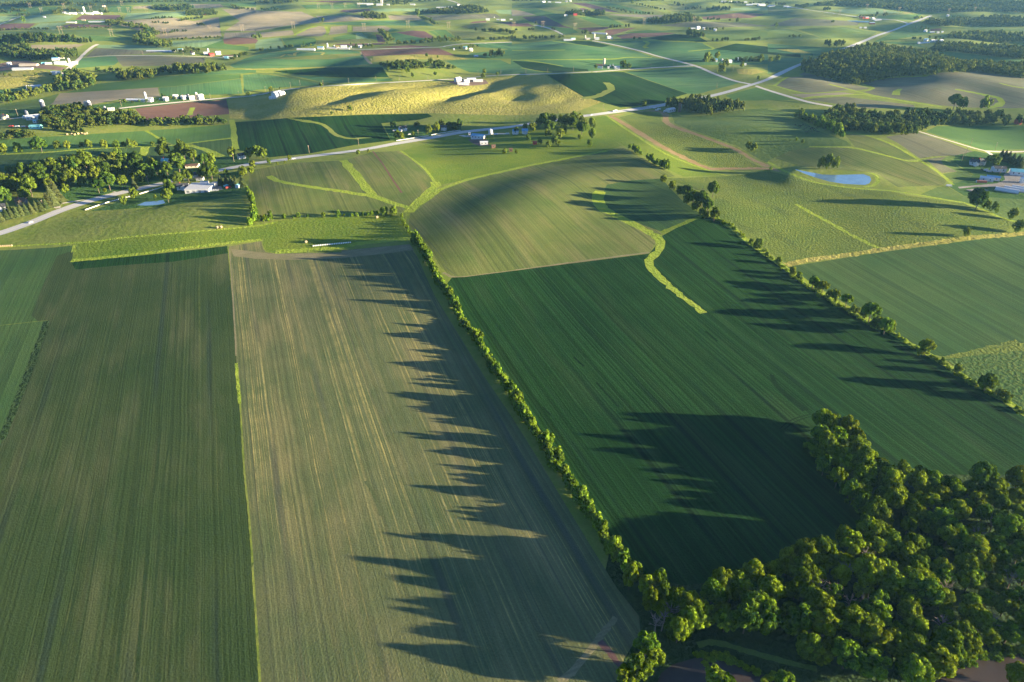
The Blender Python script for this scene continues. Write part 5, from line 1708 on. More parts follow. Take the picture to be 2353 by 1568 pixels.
def gable(root, L, W, hw, pitch, wall, roof, near, door='door', lean=False):
    hr = W * .5 * pitch
    m = MB()
    m.prism([(-W / 2, -1.0), (W / 2, -1.0), (W / 2, hw), (0, hw + hr), (-W / 2, hw)], -L / 2, L / 2)
    mp(m, 'wall', wall, root)
    m = MB()
    o, t = .45, .22
    k = pitch
    m.prism([(-W / 2 - o, hw - o * k + .03), (0, hw + hr + .03), (0, hw + hr + t + .05), (-W / 2 - o, hw - o * k + t)], -L / 2 - o, L / 2 + o)
    m.prism([(0, hw + hr + .03), (W / 2 + o, hw - o * k + .03), (W / 2 + o, hw - o * k + t), (0, hw + hr + t + .05)], -L / 2 - o, L / 2 + o)
    r = mp(m, 'roof', roof, root)
    if near:
        dw, dh = min(W * .42, 4.5), min(hw * .82, 4.2)
        mp(MB().box(L / 2 - .02, L / 2 + .07, -dw / 2, dw / 2, 0, dh), 'door', door, root)
        n = max(1, min(6, int(L / 5)))
        for i in range(n):
            x = -L / 2 + L * (i + .5) / n
            w_ = mp(MB().box(x - .65, x + .65, -W / 2 - .06, -W / 2 + .02, hw * .42, hw * .80), 'window', 'glass', root)
    return r


def house(root, L, W, hw, wall, roof, near):
    r = gable(root, L, W, hw, .75, wall, roof, near)
    g = MB()
    g.prism([(-L * .16, -1), (L * .16, -1), (L * .16, hw - .02), (0, hw + L * .12), (-L * .16, hw - .02)], 0, W * .85)
    v = [(-y, -x, z) for x, y, z in g.v]
    g.v = [(a + L * .12, b, c) for a, b, c in v]
    mp(g, 'porch_wing', wall, root)
    s = MB()
    s.prism([(-L * .16 - .4, hw - .3), (0, hw + L * .12 + .04), (0, hw + L * .12 + .26), (-L * .16 - .4, hw - .08)], 0, W * .85 + .4)
    s.prism([(0, hw + L * .12 + .04), (L * .16 + .4, hw - .3), (L * .16 + .4, hw - .08), (0, hw + L * .12 + .26)], 0, W * .85 + .4)
    s.v = [(-y + L * .12, -x, z) for x, y, z in s.v]
    mp(s, 'porch_roof', roof, root)
    ch = mp(MB().box(-L * .3, -L * .3 + .8, W * .1, W * .1 + .8, hw, hw + W * .5), 'chimney', 'red', r)


def gambrel(root, L, W, hw, wall, roof, near):
    pr = [(-W / 2, hw), (-W * .36, hw + W * .30), (0, hw + W * .44), (W * .36, hw + W * .30), (W / 2, hw)]
    mp(MB().prism([(-W / 2, -1), (W / 2, -1)] + pr[::-1], -L / 2, L / 2), 'wall', wall, root)
    m = MB()
    for (a, b), (c_, d) in zip(pr[:-1], pr[1:]):
        m.prism([(a, b + .03), (c_, d + .03), (c_ * 1.03, d + .3), (a * 1.03, b + .3)], -L / 2 - .4, L / 2 + .4)
    mp(m, 'roof', roof, root)
    if near:
        mp(MB().box(L / 2 - .02, L / 2 + .08, -1.8, 1.8, 0, 3.6), 'door', 'door', root)
        mp(MB().box(L / 2 - .02, L / 2 + .08, -.7, .7, hw + W * .12, hw + W * .25), 'hay_hatch', 'door', root)


def hoop(root, L, W, cover, near):
    n = 14
    pr = [(-W / 2 * math.cos(math.pi * i / n), W * .40 * math.sin(math.pi * i / n)) for i in range(n + 1)]
    mp(MB().prism([(y, z + .0) for y, z in pr][::-1], -L / 2 + .1, L / 2 - .9), 'end_wall', 'lightgrey', root)
    m = MB()
    for (a, b), (c_, d) in zip(pr[:-1], pr[1:]):
        m.prism([(a, b), (c_, d), (c_ * 1.03, d * 1.03 + .04), (a * 1.03, b * 1.03 + .04)], -L / 2, L / 2)
    mp(m, 'cover', cover, root)
    mp(MB().box(-L / 2 - .3, L / 2 + .3, -W / 2 * 1.06, -W / 2 * .96, -1, 1.0), 'side_wall', 'grey', root)
    mp(MB().box(-L / 2 - .3, L / 2 + .3, W / 2 * .96, W / 2 * 1.06, -1, 1.0), 'side_wall', 'grey', root)
    if near:
        mp(MB().box(L / 2 - .9, L / 2 - .8, -W * .28, W * .28, 0, W * .24), 'door', 'door', root)


def silo(root, d, h, wall, roof):
    r = d / 2
    mp(MB().lathe([(r, -1), (r, h)], 16), 'shell', wall, root)
    m = MB()
    m.lathe([(r * 1.03, h - .1), (r * 1.03, h + .05), (r * .9, h + r * .5), (r * .55, h + r * .85), (.05, h + r)], 16)
    dm = mp(m, 'dome', roof, root)
    mp(MB().box(r, r + .7, -.4, .4, 0, h), 'chute', 'grey', root)


def grain_bin(root, d, h, wall, roof):
    r = d / 2
    mp(MB().lathe([(r, -1), (r, h)], 18), 'shell', wall, root)
    rf = mp(MB().lathe([(r * 1.04, h - .05), (r * 1.04, h + .08), (.5, h + r * .55), (.5, h + r * .55 + .4), (.02, h + r * .55 + .45)], 18), 'roof', roof, root)
    mp(MB().box(-.5, .5, -r - .08, -r + .3, .2, 2.2), 'door', 'door', root)


CNAME = {'white': 'white', 'cream': 'cream', 'tan': 'tan', 'grey': 'grey', 'steel': 'steel', 'silver': 'pale metal', 'blue': 'blue', 'teal': 'teal',
         'red': 'red', 'brown': 'brown', 'dark': 'dark', 'navy': 'navy', 'wood': 'weathered', 'lightgrey': 'light grey', 'tarp': 'white', 'wrap': 'white', 'orange': 'rusty'}
TNAME = {'barn': ('barn', 'barn'), 'shed': ('farm_shed', 'shed'), 'long': ('livestock_shed', 'long shed'), 'house': ('farmhouse', 'house'), 'gambrel': ('gambrel_barn', 'barn'),
         'hoop': ('hoop_barn', 'hoop barn'), 'silo': ('tower_silo', 'silo'), 'bin': ('grain_bin', 'grain bin'), 'flat': ('flat_roofed_barn', 'barn')}
FARMS = []


def farm(place, sheet, rows):
    FARMS.append((place, sheet, rows))


# type x,y width(px on sheet) wall roof turn(deg)
farm('the tower silo dairy', 'R1', 'house 592,122 34 white dark 20;shed 625,132 45 white silver 5;barn 675,132 70 white silver 8;shed 740,128 55 white white -5;silo 778,120 15 white white 0;barn 825,134 75 white silver 5;gambrel 885,128 45 white silver 25;shed 920,130 50 white silver 0')
farm('the pale fields at far left', 'R1', 'long 657,212 82 white silver 4;long 895,206 150 white silver 1;shed 410,162 26 white silver 0;house 955,62 32 cream dark 30;shed 335,342 28 white silver 10;shed 770,192 40 wood grey 10')
farm('the dark spruce windbreak', 'R1', 'barn 1880,138 42 red silver 30;bin 1828,142 18 white silver 0;house 1440,72 30 white dark 0;house 1858,125 20 white dark 0')
farm('the blue roofed dairy', 'R1', 'hoop 405,588 42 teal teal 20;hoop 450,590 60 silver silver 30;barn 515,556 70 white blue 15;shed 572,540 50 white teal 10;barn 558,594 120 white silver 8;silo 644,598 17 tan white 0;shed 685,588 60 white silver 35;long 268,604 155 cream tan 0;long 212,642 165 white silver 4;barn 516,684 95 white silver 12;house 88,600 34 white silver 0;shed 620,602 36 white silver 20')
farm('the small red barn farm', 'R1', 'long 1480,478 270 white silver -3;shed 1660,465 60 white teal 6;house 1772,502 42 white dark 10;barn 1893,502 45 white silver 20;silo 1917,494 14 cream white 0;barn 1942,514 38 red red 60;gambrel 2008,504 52 white silver 30;long 2118,523 135 white brown 2;shed 2080,537 46 blue teal 0')
farm('the long white poultry sheds', 'R1', 'long 1285,930 250 white silver -4;shed 1385,920 60 white silver 0;silo 1342,908 14 white white 0;bin 1469,918 14 white silver 0;house 1528,926 44 white silver 15;house 1618,905 44 white silver 10;house 1692,912 36 white silver 0;barn 1768,914 60 white silver 25;silo 1812,912 19 tan white 0;gambrel 1846,912 40 white silver 50;shed 1725,890 30 white dark 0')
farm('the navy silos', 'R1', 'silo 411,1032 32 navy steel 0;silo 806,1022 27 tan tan 0;silo 838,1028 30 navy steel 0;bin 966,1008 32 navy steel 0;shed 1025,1016 70 cream silver 15;shed 905,1022 44 teal teal 10;barn 330,1096 118 white silver 35;silo 258,1092 22 navy navy 0;bin 228,1094 24 steel silver 0;shed 330,1132 30 white teal 0;house 50,1094 44 cream dark 0')
farm('the creek wood at far left', 'R1', 'silo 265,852 18 white white 0;long 318,802 100 white silver 20;shed 292,858 30 white silver 0')
farm('the twin silo farm', 'R2', 'long 975,38 95 white silver 3;barn 1048,46 85 white silver 5;barn 1135,50 80 white silver 2;silo 1149,32 10 cream white 0;silo 1162,32 10 cream white 0;shed 1215,48 40 white silver 0;shed 1440,48 66 white silver 0;long 1705,74 105 white silver 3;barn 1785,74 50 white silver 0;shed 1862,52 36 white silver 30')
farm('the far creek meadow', 'R2', 'barn 2130,188 55 white silver 5;barn 2270,192 62 white silver 10;bin 2190,166 11 white silver 0;shed 2225,188 40 white silver 0;shed 2345,186 40 white silver 0')
farm('the row of white dairy sheds', 'R2', 'long 460,462 182 white silver -2;barn 595,452 82 white blue 0;silo 658,440 13 white white 0;long 700,448 110 grey grey 0;bin 718,428 13 white silver 0;barn 808,440 78 white silver 4;long 812,454 108 grey lightgrey 0;house 870,438 30 white dark 20;house 960,440 56 white silver 15;shed 1048,418 38 white silver 0;house 745,450 30 cream brown 60')
farm('the teal roofed farmhouse', 'R2', 'house 1925,452 50 white teal 10;house 1975,470 38 white silver 30;shed 1820,462 20 white silver 0;hoop 2022,520 46 white silver 20;shed 1905,440 40 white dark 0')
farm('the white hoop barn farm', 'R2', 'gambrel 1855,752 58 white silver 50;hoop 1980,732 118 silver silver 8;long 1905,778 122 white silver 8;barn 1935,762 70 white silver 20;long 2040,750 100 white silver 8')
farm('the round roofed white barn', 'R2', 'gambrel 197,893 58 white silver 70;house 238,878 36 white silver 60;long 165,906 80 white silver -6')
farm('the far fields at the top edge', 'R3', 'barn 290,24 42 white silver 30;shed 345,24 40 white silver 0;long 425,28 62 white silver 0;house 500,22 34 white silver 0;house 535,18 30 white silver 20')
farm('the red shed grove', 'R3', 'shed 494,148 44 white silver 5;barn 580,142 50 red red 5;house 745,128 32 white silver 10;house 650,110 22 white dark 0')
farm('the tan silo dairy', 'R3', 'long 795,314 165 white silver -18;silo 672,366 11 tan white 0;shed 700,366 56 cream silver 0;silo 755,358 15 tan white 0;barn 780,366 62 white silver 0;barn 886,354 46 white silver 30;shed 560,366 56 white teal 20;long 515,374 90 white silver 0;shed 915,360 36 white silver 0')
farm('the spruce hill farm', 'R3', 'barn 1660,276 52 white silver 0;gambrel 1707,270 42 white silver 40;house 1762,274 32 cream silver 0;house 1865,286 36 white silver 0')
farm('the far village', 'R3', 'barn 1945,24 70 white silver 0;bin 2000,20 13 steel silver 0;bin 2014,20 13 steel silver 0;barn 2060,26 60 white silver 0;barn 2145,26 40 white silver 0;shed 2180,50 85 white silver 0;barn 2290,54 95 white silver 10;long 2240,42 70 white silver 0')
farm('the gambrel barn farm', 'R3', 'gambrel 800,628 96 white brown -8;silo 845,600 20 tan tan 0;bin 902,614 22 white silver 0;bin 928,606 18 white silver 0;barn 962,634 72 white silver 10;shed 885,632 26 white silver 0')
farm('the twin bin farm', 'R3', 'bin 1930,560 22 white silver 0;bin 1952,564 18 white silver 0;barn 1992,576 66 white silver 12;barn 2092,556 58 cream silver 0;shed 2142,602 24 white silver 0;house 1868,568 30 white blue 0')
farm('the brown silo grove', 'R3', 'barn 1455,1028 78 white silver 35;silo 1537,1030 26 brown brown 0;bin 1400,1034 18 silver silver 0')
farm('the far junction', 'R4', 'barn 30,62 85 white silver 5;shed 165,68 66 grey silver 0;shed 192,74 50 white silver 0;house 862,172 60 red brown 5;barn 905,172 44 red silver 10;house 962,180 38 white silver 40;long 1008,190 66 white silver 0;long 800,204 235 grey blue -14;barn 955,224 60 red silver -12;shed 850,262 30 white silver 0;shed 890,262 36 white silver 0')
farm('the junction farm', 'R4', 'house 1445,294 36 white silver 10;long 1505,304 40 white silver 0;shed 1560,306 26 white silver 0;shed 1600,302 20 white silver 0')
farm('the white house cluster', 'R4', 'house 1450,378 50 white blue 5;house 1512,388 50 white silver 15;house 1550,390 40 white silver 0;house 1590,386 40 white silver 20;long 1425,400 100 white silver 0;house 788,486 24 white silver 30;house 1650,152 28 white silver 0')
farm('the left grove', 'R5', 'shed 332,78 95 teal teal 0')
farm('the flat roofed barn', 'R5', 'house 1690,636 118 white dark 6;shed 1885,598 72 white white 8;shed 1842,556 70 grey dark 0;house 1815,528 62 white dark 25;shed 1985,604 52 grey grey 0;long 1772,432 120 cream brown 6;house 1525,402 52 grey teal 0;house 1298,470 42 grey grey 40;house 205,772 92 wood brown 5;house 20,826 110 white dark 12;house 2222,352 56 white dark 45;shed 2195,622 26 white teal 70')
farm('the dark roofed white house', 'R6', 'house 1350,98 68 white dark 40;house 1727,92 40 white dark 0')
farm('the blue roofed barn', 'R6', 'barn 2045,170 138 white blue -18;shed 2095,226 82 white silver 4;bin 2157,128 44 white silver 0;shed 2182,258 42 brown brown 10;house 2385,128 64 white blue 8;shed 1965,138 24 white silver 0')
farm('the orchard pasture', 'R7', 'house 118,308 50 white blue 0;shed 210,408 44 red red 0;shed -10,474 36 brown brown 0')
farm('the right creek wood', 'R8', 'house 1165,262 92 wood blue -18;barn 1265,302 80 tan brown -22;house 2292,218 40 red red 0')
farm('the hoop barn farm', 'R8', 'house 1890,596 70 white dark -25;house 1946,590 46 cream dark 30;barn 2115,656 100 white dark -8;shed 2005,742 92 white silver -28;shed 2065,734 90 white blue -28;barn 2315,688 150 white teal -22;bin 2335,760 44 steel silver 0;hoop 2195,840 130 tarp white -38;hoop 2275,832 130 tarp white -38;hoop 2350,826 130 tarp white -38')

for place, sheet, rows in FARMS:
    items = []
    for r in rows.split(';'):
        ty, xy, wpx, wall, roof, rot = r.split()
        x, y = (float(q) for q in xy.split(','))
        (u, v), = pts(f'{sheet} {x},{y}')
        items.append([ty, u, v, float(wpx) / 4, wall, roof, float(rot)])
    pos = unproject([(i[1], i[2]) for i in items])
    same = {}
    for it, p in zip(items, pos):
        ty, u, v, w_, wall, roof, rot = it
        D = math.dist(p, (0, 0, CAM_Z))
        m = w_ * D / FOC * (.66 if D > 1500 and ty not in ('silo', 'long') else .8 if ty == 'long' else .9)
        wn, rn = CNAME[wall], CNAME[roof]
        nm, noun = TNAME[ty]
        size = 'small ' if m < 14 and ty not in ('silo', 'bin') else 'big ' if m > 38 else ''
        d = f'{size}{wn} {noun}' + ('' if ty in ('silo', 'hoop', 'bin') else f' under {rn} roof')
        same.setdefault(d, []).append(u)
        it += [p, D, m, d, nm, noun]
    for it in items:
        ty, u, v, w_, wall, roof, rot, p, D, m, d, nm, noun = it
        near = D < 1700
        bld = D < 1250
        dep = math.asin((CAM_Z - p[2]) / D)
        root = empty(nm, (p[0], p[1], p[2]), R(rot))
        cr = max(.55, abs(math.cos(R(rot))))
        if ty == 'silo':
            silo(root, max(m, 4), max(m * 2.6, 11), wall, roof)
        elif ty == 'bin':
            grain_bin(root, m, m * .85, wall, roof)
        elif ty == 'hoop':
            hoop(root, min(m / cr, 60), min(max(9, m * .42), 17), roof, near)
        elif ty == 'gambrel':
            L = min(m / cr * .92, 42)
            gambrel(root, L, min(max(9, L * .55), 15), 5.5, wall, roof, near)
        elif ty == 'house':
            L = min(max(m / cr * .85, 9), 26)
            house(root, L, min(max(7, L * .55), 11), 4.6, wall, roof, near)
        elif ty == 'long':
            gable(root, m / cr, 11, 2.7, .3, wall, roof, near)
        elif ty == 'barn':
            L = m / cr * .9
            gable(root, L, min(max(10, L * .5), 20), 4.8, .42, wall, roof, near)
        else:
            L = m / cr * .9
            gable(root, L, min(max(5, L * .5), 14), 3.8, .4, wall, roof, near)
        n = len(same[d])
        s = sorted(same[d])
        k = s.index(u)
        if n == 1:
            lab = f'{d} at {place}'
        else:
            lab = f'{d}, {"leftmost" if k == 0 else "rightmost" if k == n - 1 else nth(k + 1) + " from left"} at {place}'
        tag(root, lab, noun, 'buildings at ' + place)

# the wide pale flat roofed barn by the white house
(p,) = unproject([pts('R5 1812,672')[0]])
root = empty('flat_roofed_barn', tuple(p), R(3))
mp(MB().box(-14.5, 14.5, 0, 27, -1, 4.2), 'wall', 'white', root)
r_ = mp(MB().box(-15, 15, -.5, 27.5, 4.22, 4.75), 'roof', 'lightgrey', root)
for a, b, c_, d in ((2, 12, 14, 16), (4, 9, 16.2, 24), (9.2, 14, 20, 26)):
    mp(MB().box(a, b, c_, d, 4.77, 4.85), 'roof_patch', 'steel', r_)
mp(MB().box(6, 8, 22, 23.5, 4.9, 6), 'roof_vent', 'white', r_)
for k in range(4):
    mp(MB().box(-12 + k * 7, -9 + k * 7, -.09, .02, .1, 3), 'door', 'door', root)
tag(root, 'big barn with a pale patched flat roof beside the white farmhouse', 'barn')
# ------------------------------------------------------------------ poles, fences, bales, vehicles, cattle
def pole_spots(s):
    return unproject(pts(s))


pole_me = (MB().tube((0, 0, -1), (0, 0, 11), .24, .17, 7).mesh('pole_shaft', PM['wood']), MB().box(-1.3, 1.3, -.1, .1, 10.1, 10.35).mesh('cross_arm', PM['wood']),
           MB().tube((-1.1, 0, 10.35), (-1.1, 0, 10.7), .09, .06, 5).tube((1.1, 0, 10.35), (1.1, 0, 10.7), .09, .06, 5).tube((0, 0, 11), (0, 0, 11.3), .09, .06, 5).mesh('insulators', PM['white']))
PG = (('the golden hills road', 'R2 88,845 318,805 406,785 618,790 853,770 1104,752 1318,745 1582,738 2042,692 2250,682 R3 127,677 328,672 564,662 1275,628 1480,612 1520,606', 30),
      ('the highway', 'R5 2152,385 1368,590 1172,640 408,820 R6 490,305 945,240 1492,158 R7 838,98 1255,70 R3 1880,815', 15),
      ('the gravel lane to the hoop barns', 'R8 1858,425 2085,462 1812,512 1777,570 2125,690', 20),
      ('the tan silo farm lane', 'R1 1118,980 1690,935 1938,915 2198,890 165,1065', 10),
      ('the creek road at the upper right', 'R4 415,530 330,550 R3 2030,655 R4 290,590', 40),
      ('the far dairy road', 'R1 1315,510 R2 1060,585 R1 1690,520', 10))
for where, s, rz in PG:
    sp = pole_spots(s)
    o_ = np.argsort(sp[:, 0])
    for n, i in enumerate(o_):
        x, y, z = sp[i]
        root = empty('utility_pole', (x, y, z), R(rz + 60))
        mesh_obj('shaft', pole_me[0], root)
        a = mesh_obj('cross_arm', pole_me[1], root)
        mesh_obj('insulators', pole_me[2], a)
        tag(root, f'wooden utility pole along {where}, {nth(n + 1)} from left', 'utility pole', 'utility poles along ' + where)
# tall twin legged line towers of the far transmission line
tw = MB().tube((-4, 0, -1), (-4, 0, 24), .5, .35, 6).tube((4, 0, -1), (4, 0, 24), .5, .35, 6).mesh('tower_legs', PM['wood'])
ta = MB().box(-9, 9, -.3, .3, 20.5, 21.2).tube((-4, 0, 12), (4, 0, 20), .2, .2, 5).tube((4, 0, 12), (-4, 0, 20), .2, .2, 5).mesh('tower_beams', PM['wood'])
tws = pole_spots('R1 280,75 590,80 385,122 565,312 1105,118 1185,118 1030,335 1520,325 1350,112 1125,55 840,105 1935,300 2230,290 975,105 R2 345,265 995,280 575,80 700,80 822,72 945,68 1398,255 1772,262 R3 18,262 283,255 578,275 1212,230 1672,215 2030,190 R4 655,145 905,90 1060,150 1200,120 1895,115 1655,130')
for n, i in enumerate(np.argsort(tws[:, 0])):
    x, y, z = tws[i]
    root = empty('line_tower', (x, y, z), R(20))
    mesh_obj('legs', tw, root)
    mesh_obj('beams', ta, root)
    tag(root, f'tall twin legged power line tower in the far fields, {nth(n + 1)} from left', 'line tower', 'power line towers')

# white roadside fences
def fence(name, s, label, h=1.1, step=3.0, solid=True):
    L = unproject(smooth_line(np.asarray(pts(s), float), 3))[:, :2]
    seg = np.concatenate([[0], np.cumsum(np.hypot(*np.diff(L, axis=0).T))])
    t = np.arange(0, seg[-1], step)
    x, y = np.interp(t, seg, L[:, 0]), np.interp(t, seg, L[:, 1])
    z = terrain(x, y)
    rail, post = MB(), []
    root = empty(name, (x[0], y[0], z[0]))
    for i in range(len(t) - 1):
        a, b = Vector((x[i] - x[0], y[i] - y[0], z[i] - z[0])), Vector((x[i + 1] - x[0], y[i + 1] - y[0], z[i + 1] - z[0]))
        n = Vector((-(b - a).y, (b - a).x, 0)).normalized() * .06
        k = len(rail.v)
        for zz in (.12, h):
            rail.v += [tuple(a - n + Vector((0, 0, zz))), tuple(b - n + Vector((0, 0, zz))), tuple(b + n + Vector((0, 0, zz))), tuple(a + n + Vector((0, 0, zz)))]
        rail.f += [tuple(k + j for j in q) for q in ((0, 3, 2, 1), (4, 5, 6, 7), (0, 1, 5, 4), (1, 2, 6, 5), (2, 3, 7, 6), (3, 0, 4, 7))]
    rail.build('panel', PM['white'], root)
    pm = MB().box(-.13, .13, -.13, .13, -.5, h + .18).mesh('post', PM['white'])
    for i in range(0, len(t), max(1, len(t) // 40)):
        o = mesh_obj('post', pm, root)
        o.location = (x[i] - x[0], y[i] - y[0], z[i] - z[0])
    tag(root, label, 'fence')


fence('white_fence', 'R5 785,832 950,775 1130,722 1210,705', 'long white fence beside the highway, lower piece before the cedar')
fence('white_fence', 'R5 1285,684 1400,650 1520,612', 'long white fence beside the highway, upper piece behind the cedar')
fence('white_fence', 'R6 1292,194 1400,178 1500,162 1590,148', 'white roadside fence left of the driveway at the dark roofed house')
fence('white_fence', 'R6 1612,142 1720,122 1885,97', 'white roadside fence right of the driveway at the dark roofed house')
fence('white_wall', 'R5 1898,660 2016,652', 'low white wall right of the flat roofed barn', 2.2)
fence('white_fence', 'R4 1340,1000 1345,999', 'tiny white gate by the creek wood', 1.2)

# bales
bale = MB()
bale.lathe([(.02, -.75), (.80, -.75), (.88, -.68), (.88, .68), (.80, .75), (.02, .75)], 18)
bale.v = [(z, x, y + .88) for x, y, z in bale.v]
bm_ = bale.mesh('bale_body', PM['straw'])
net = MB().lathe([(.895, -.5), (.895, .5)], 18)
net.v = [(z, x, y + .88) for x, y, z in net.v]
nm_ = net.mesh('bale_net', PM['wood'])


def put_bale(s, lab, rz, sc=1.0, grp=None, wrap=False):
    (p,) = unproject(pts(s))
    root = empty('wrapped_bale' if wrap else 'round_bale', (p[0], p[1], p[2]), R(rz), sc)
    mesh_obj('roll', WRAP if wrap else bm_, root)
    if not wrap:
        mesh_obj('net_wrap', nm_, root)
    tag(root, lab, 'bale', grp)


WRAP = bm_.copy()
WRAP.materials.clear()
WRAP.materials.append(PM['wrap'])
for n in range(6):
    put_bale(f'R5 {8 + n * 20},{1168 - n * 1}', f'straw round bale in the row at the left edge, {nth(n + 1)} from left', 100, 1.0, 'straw bales at the left edge')
put_bale('R5 1998,998', 'straw round bale above the hay strip, left of a pair', 70, 1.5)
put_bale('R5 2032,996', 'straw round bale above the hay strip, right of a pair', 70, 1.5)
put_bale('R6 460,1132', 'lone straw round bale left of the wrapped bale row', 40, 1.5)
put_bale('R6 1112,904', 'lone straw round bale under the bush row', 40, 1.5)
for n in range(22):
    t = n / 21
    put_bale(f'R6 {528 + 340 * t},{1163 - 32 * t}', f'white wrapped bale in the long row on the meadow, {nth(n + 1)} from left', 98, .72, 'wrapped bales in a row', True)
for n, q in enumerate(('620,140', '660,138', '690,142', '720,133', '750,130', '780,136', '800,132')):
    put_bale('R5 ' + q, f'pale old bale dumped at the wood edge above the alfalfa, {nth(n + 1)} from left', 40 + n * 33, 1.6, 'old bales at the wood edge')

# vehicles
def car(s, rz, label, kind='car', paintm='carw'):
    (p,) = unproject(pts(s))
    root = empty({'car': 'car', 'truck': 'tanker_truck', 'trailer': 'farm_trailer', 'tractor': 'tractor', 'container': 'shipping_container'}[kind], (p[0], p[1], p[2]), rz)
    wm = MB().lathe([(.02, -.12), (.30, -.12), (.34, -.08), (.34, .08), (.30, .12), (.02, .12)], 12)
    wm.v = [(x, z, y) for x, y, z in wm.v]
    wme = wm.mesh('wheel', PM['black'])

    def wheels(xs, y, z=.34, k=1.0):
        for x in xs:
            for sgn in (-1, 1):
                o = mesh_obj('wheel', wme, root)
                o.location = (x, y * sgn, z * k)
                o.scale = (k, k, k)
    if kind == 'car':
        b = MB()
        b.prism([(-2.3, .3), (2.3, .3), (2.35, .7), (2.1, .95), (-2.2, .98), (-2.35, .7)], -.9, .9)
        b.v = [(y, x, z) for x, y, z in b.v]
        b.build('body', PM[paintm], root)
        g = MB()
        g.prism([(-1.75, .98), (1.0, .98), (.4, 1.5), (-1.3, 1.5)], -.78, .78)
        g.v = [(y, x, z) for x, y, z in g.v]
        cb = g.build('cabin', PM['glass'], root)
        MB().box(-1.25, .35, -.75, .75, 1.51, 1.56).build('roof', PM[paintm], cb)
        wheels((-1.45, 1.45), .82)
    elif kind == 'truck':
        t = MB().lathe([(.02, -5.2), (1.1, -5.2), (1.25, -5), (1.25, 5), (1.1, 5.2), (.02, 5.2)], 14)
        t.v = [(z - 2.5, x, y + 2.2) for x, y, z in t.v]
        t.build('tank', PM['steel'], root)
        MB().box(4.2, 6.2, -1.2, 1.2, .6, 3.1).box(6.2, 7.2, -1.0, 1.0, .6, 1.9).build('cab', PM['white'], root)
        MB().box(6.2, 6.24, -1, 1, 2.0, 2.9).build('windscreen', PM['glass'], root)
        MB().box(-7.5, 6.8, -.5, .5, .6, .95).build('chassis', PM['black'], root)
        wheels((-6.6, -5.2, 2.6, 3.8, 6.3), 1.1, .34, 1.5)
    elif kind == 'trailer':
        MB().box(-3, 3, -1.2, 1.2, .8, 2.4).build('wagon_box', PM[paintm], root)
        MB().box(-3.4, 4.4, -.1, .1, .6, .78).build('drawbar', PM['grey'], root)
        wheels((-1.8, 1.8), 1.0, .34, 1.4)
    elif kind == 'container':
        MB().box(-6, 6, -1.25, 1.25, .1, 2.7).build('box', PM[paintm], root)
        MB().box(6.0, 6.06, -1.1, 1.1, .25, 2.55).build('door', PM['door'], root)
        for sx in (-5.9, 5.9):
            MB().box(sx - .12, sx + .12, -1.29, 1.29, 0, 2.74).build('corner_frame', PM['grey'], root)
    else:
        MB().box(.2, 2.4, -.45, .45, .9, 1.7).build('bonnet', PM[paintm], root)
        MB().box(-1.2, .2, -.7, .7, 1.2, 2.7).build('cab', PM['glass'], root)
        MB().box(-1.3, .3, -.8, .8, 2.71, 2.85).build('cab_roof', PM[paintm], root)
        wheels((-.9,), .95, .34, 2.3)
        wheels((1.9,), .8, .34, 1.4)
    tag(root, label, {'car': 'car', 'truck': 'truck', 'trailer': 'trailer', 'tractor': 'tractor', 'container': 'container'}[kind])


def heading(s):
    p = unproject(pts(s))
    return math.atan2(p[1, 1] - p[0, 1], p[1, 0] - p[0, 0])


car('R5 282,946', heading('R5 200,975 400,905'), 'white car driving on the highway at the lower left')
car('R6 345,360', heading('R6 250,367 450,343'), 'white car on the highway above the corner hedge')
car('R7 728,140', heading('R7 650,149 800,128'), 'white car following the tanker on the highway')
car('R7 945,110', heading('R7 850,124 1050,98'), 'white and steel tanker truck on the highway below the golden hills', 'truck')
for n, (q, c_) in enumerate((('105,66', 'red'), ('160,68', 'white'), ('215,70', 'white'), ('260,72', 'red'))):
    car('R5 ' + q, R(4), f'parked farm wagon behind the left grove, {nth(n + 1)} from left', 'trailer', c_)
car('R8 1960,762', R(-12), 'long rusty red container beside the white shed at the hoop barn farm', 'container', 'orange')
for q, rz, k, t, c_ in (('2000,652', 20, 'trailer', 'white trailer parked beside the garage at the hoop barn farm', 'white'), ('1960,648', 60, 'tractor', 'dark tractor beside the white trailer at the hoop barn farm', 'navy'),
                        ('1895,840', 30, 'tractor', 'dark machine on the concrete pad, left one', 'navy'), ('1955,842', -20, 'tractor', 'dark machine on the concrete pad, right one', 'navy'),
                        ('1920,850', 10, 'trailer', 'white wagon between the two machines on the concrete pad', 'white'), ('1660,798', -5, 'trailer', 'white wagon at the field corner below the seedbed', 'white'),
                        ('2285,690', 20, 'car', 'white car in the gravel yard by the teal roofed barn', 'carw'), ('2025,665', -10, 'trailer', 'pale wagon at the gravel edge near the garage', 'grey')):
    car('R8 ' + q, R(rz), t, k, c_)
for q, rz, k, t, c_ in (('1905,606', 10, 'car', 'white car outside the white shed in the paved yard', 'carw'), ('1945,608', 10, 'trailer', 'white van trailer in the paved yard', 'white'), ('2100,630', 30, 'trailer', 'red wagon behind the low white wall', 'red'), ('2080,615', 70, 'trailer', 'teal wagon behind the low white wall', 'teal')):
    car('R5 ' + q, R(rz), t, k, c_)
for q, rz, k, t, c_ in (('2200,140', 5, 'trailer', 'silver trailer beside the white grain bin on the highway', 'silver'), ('2310,135', 5, 'trailer', 'white trailer right of the grain bin', 'white'), ('1410,135', 30, 'car', 'white car on the lawn of the dark roofed house', 'carw'), ('1275,105', 10, 'trailer', 'white wagon left of the dark roofed house', 'white'), ('1945,152', 20, 'car', 'white car beside the blue roofed barn', 'carw')):
    car('R6 ' + q, R(rz), t, k, c_)
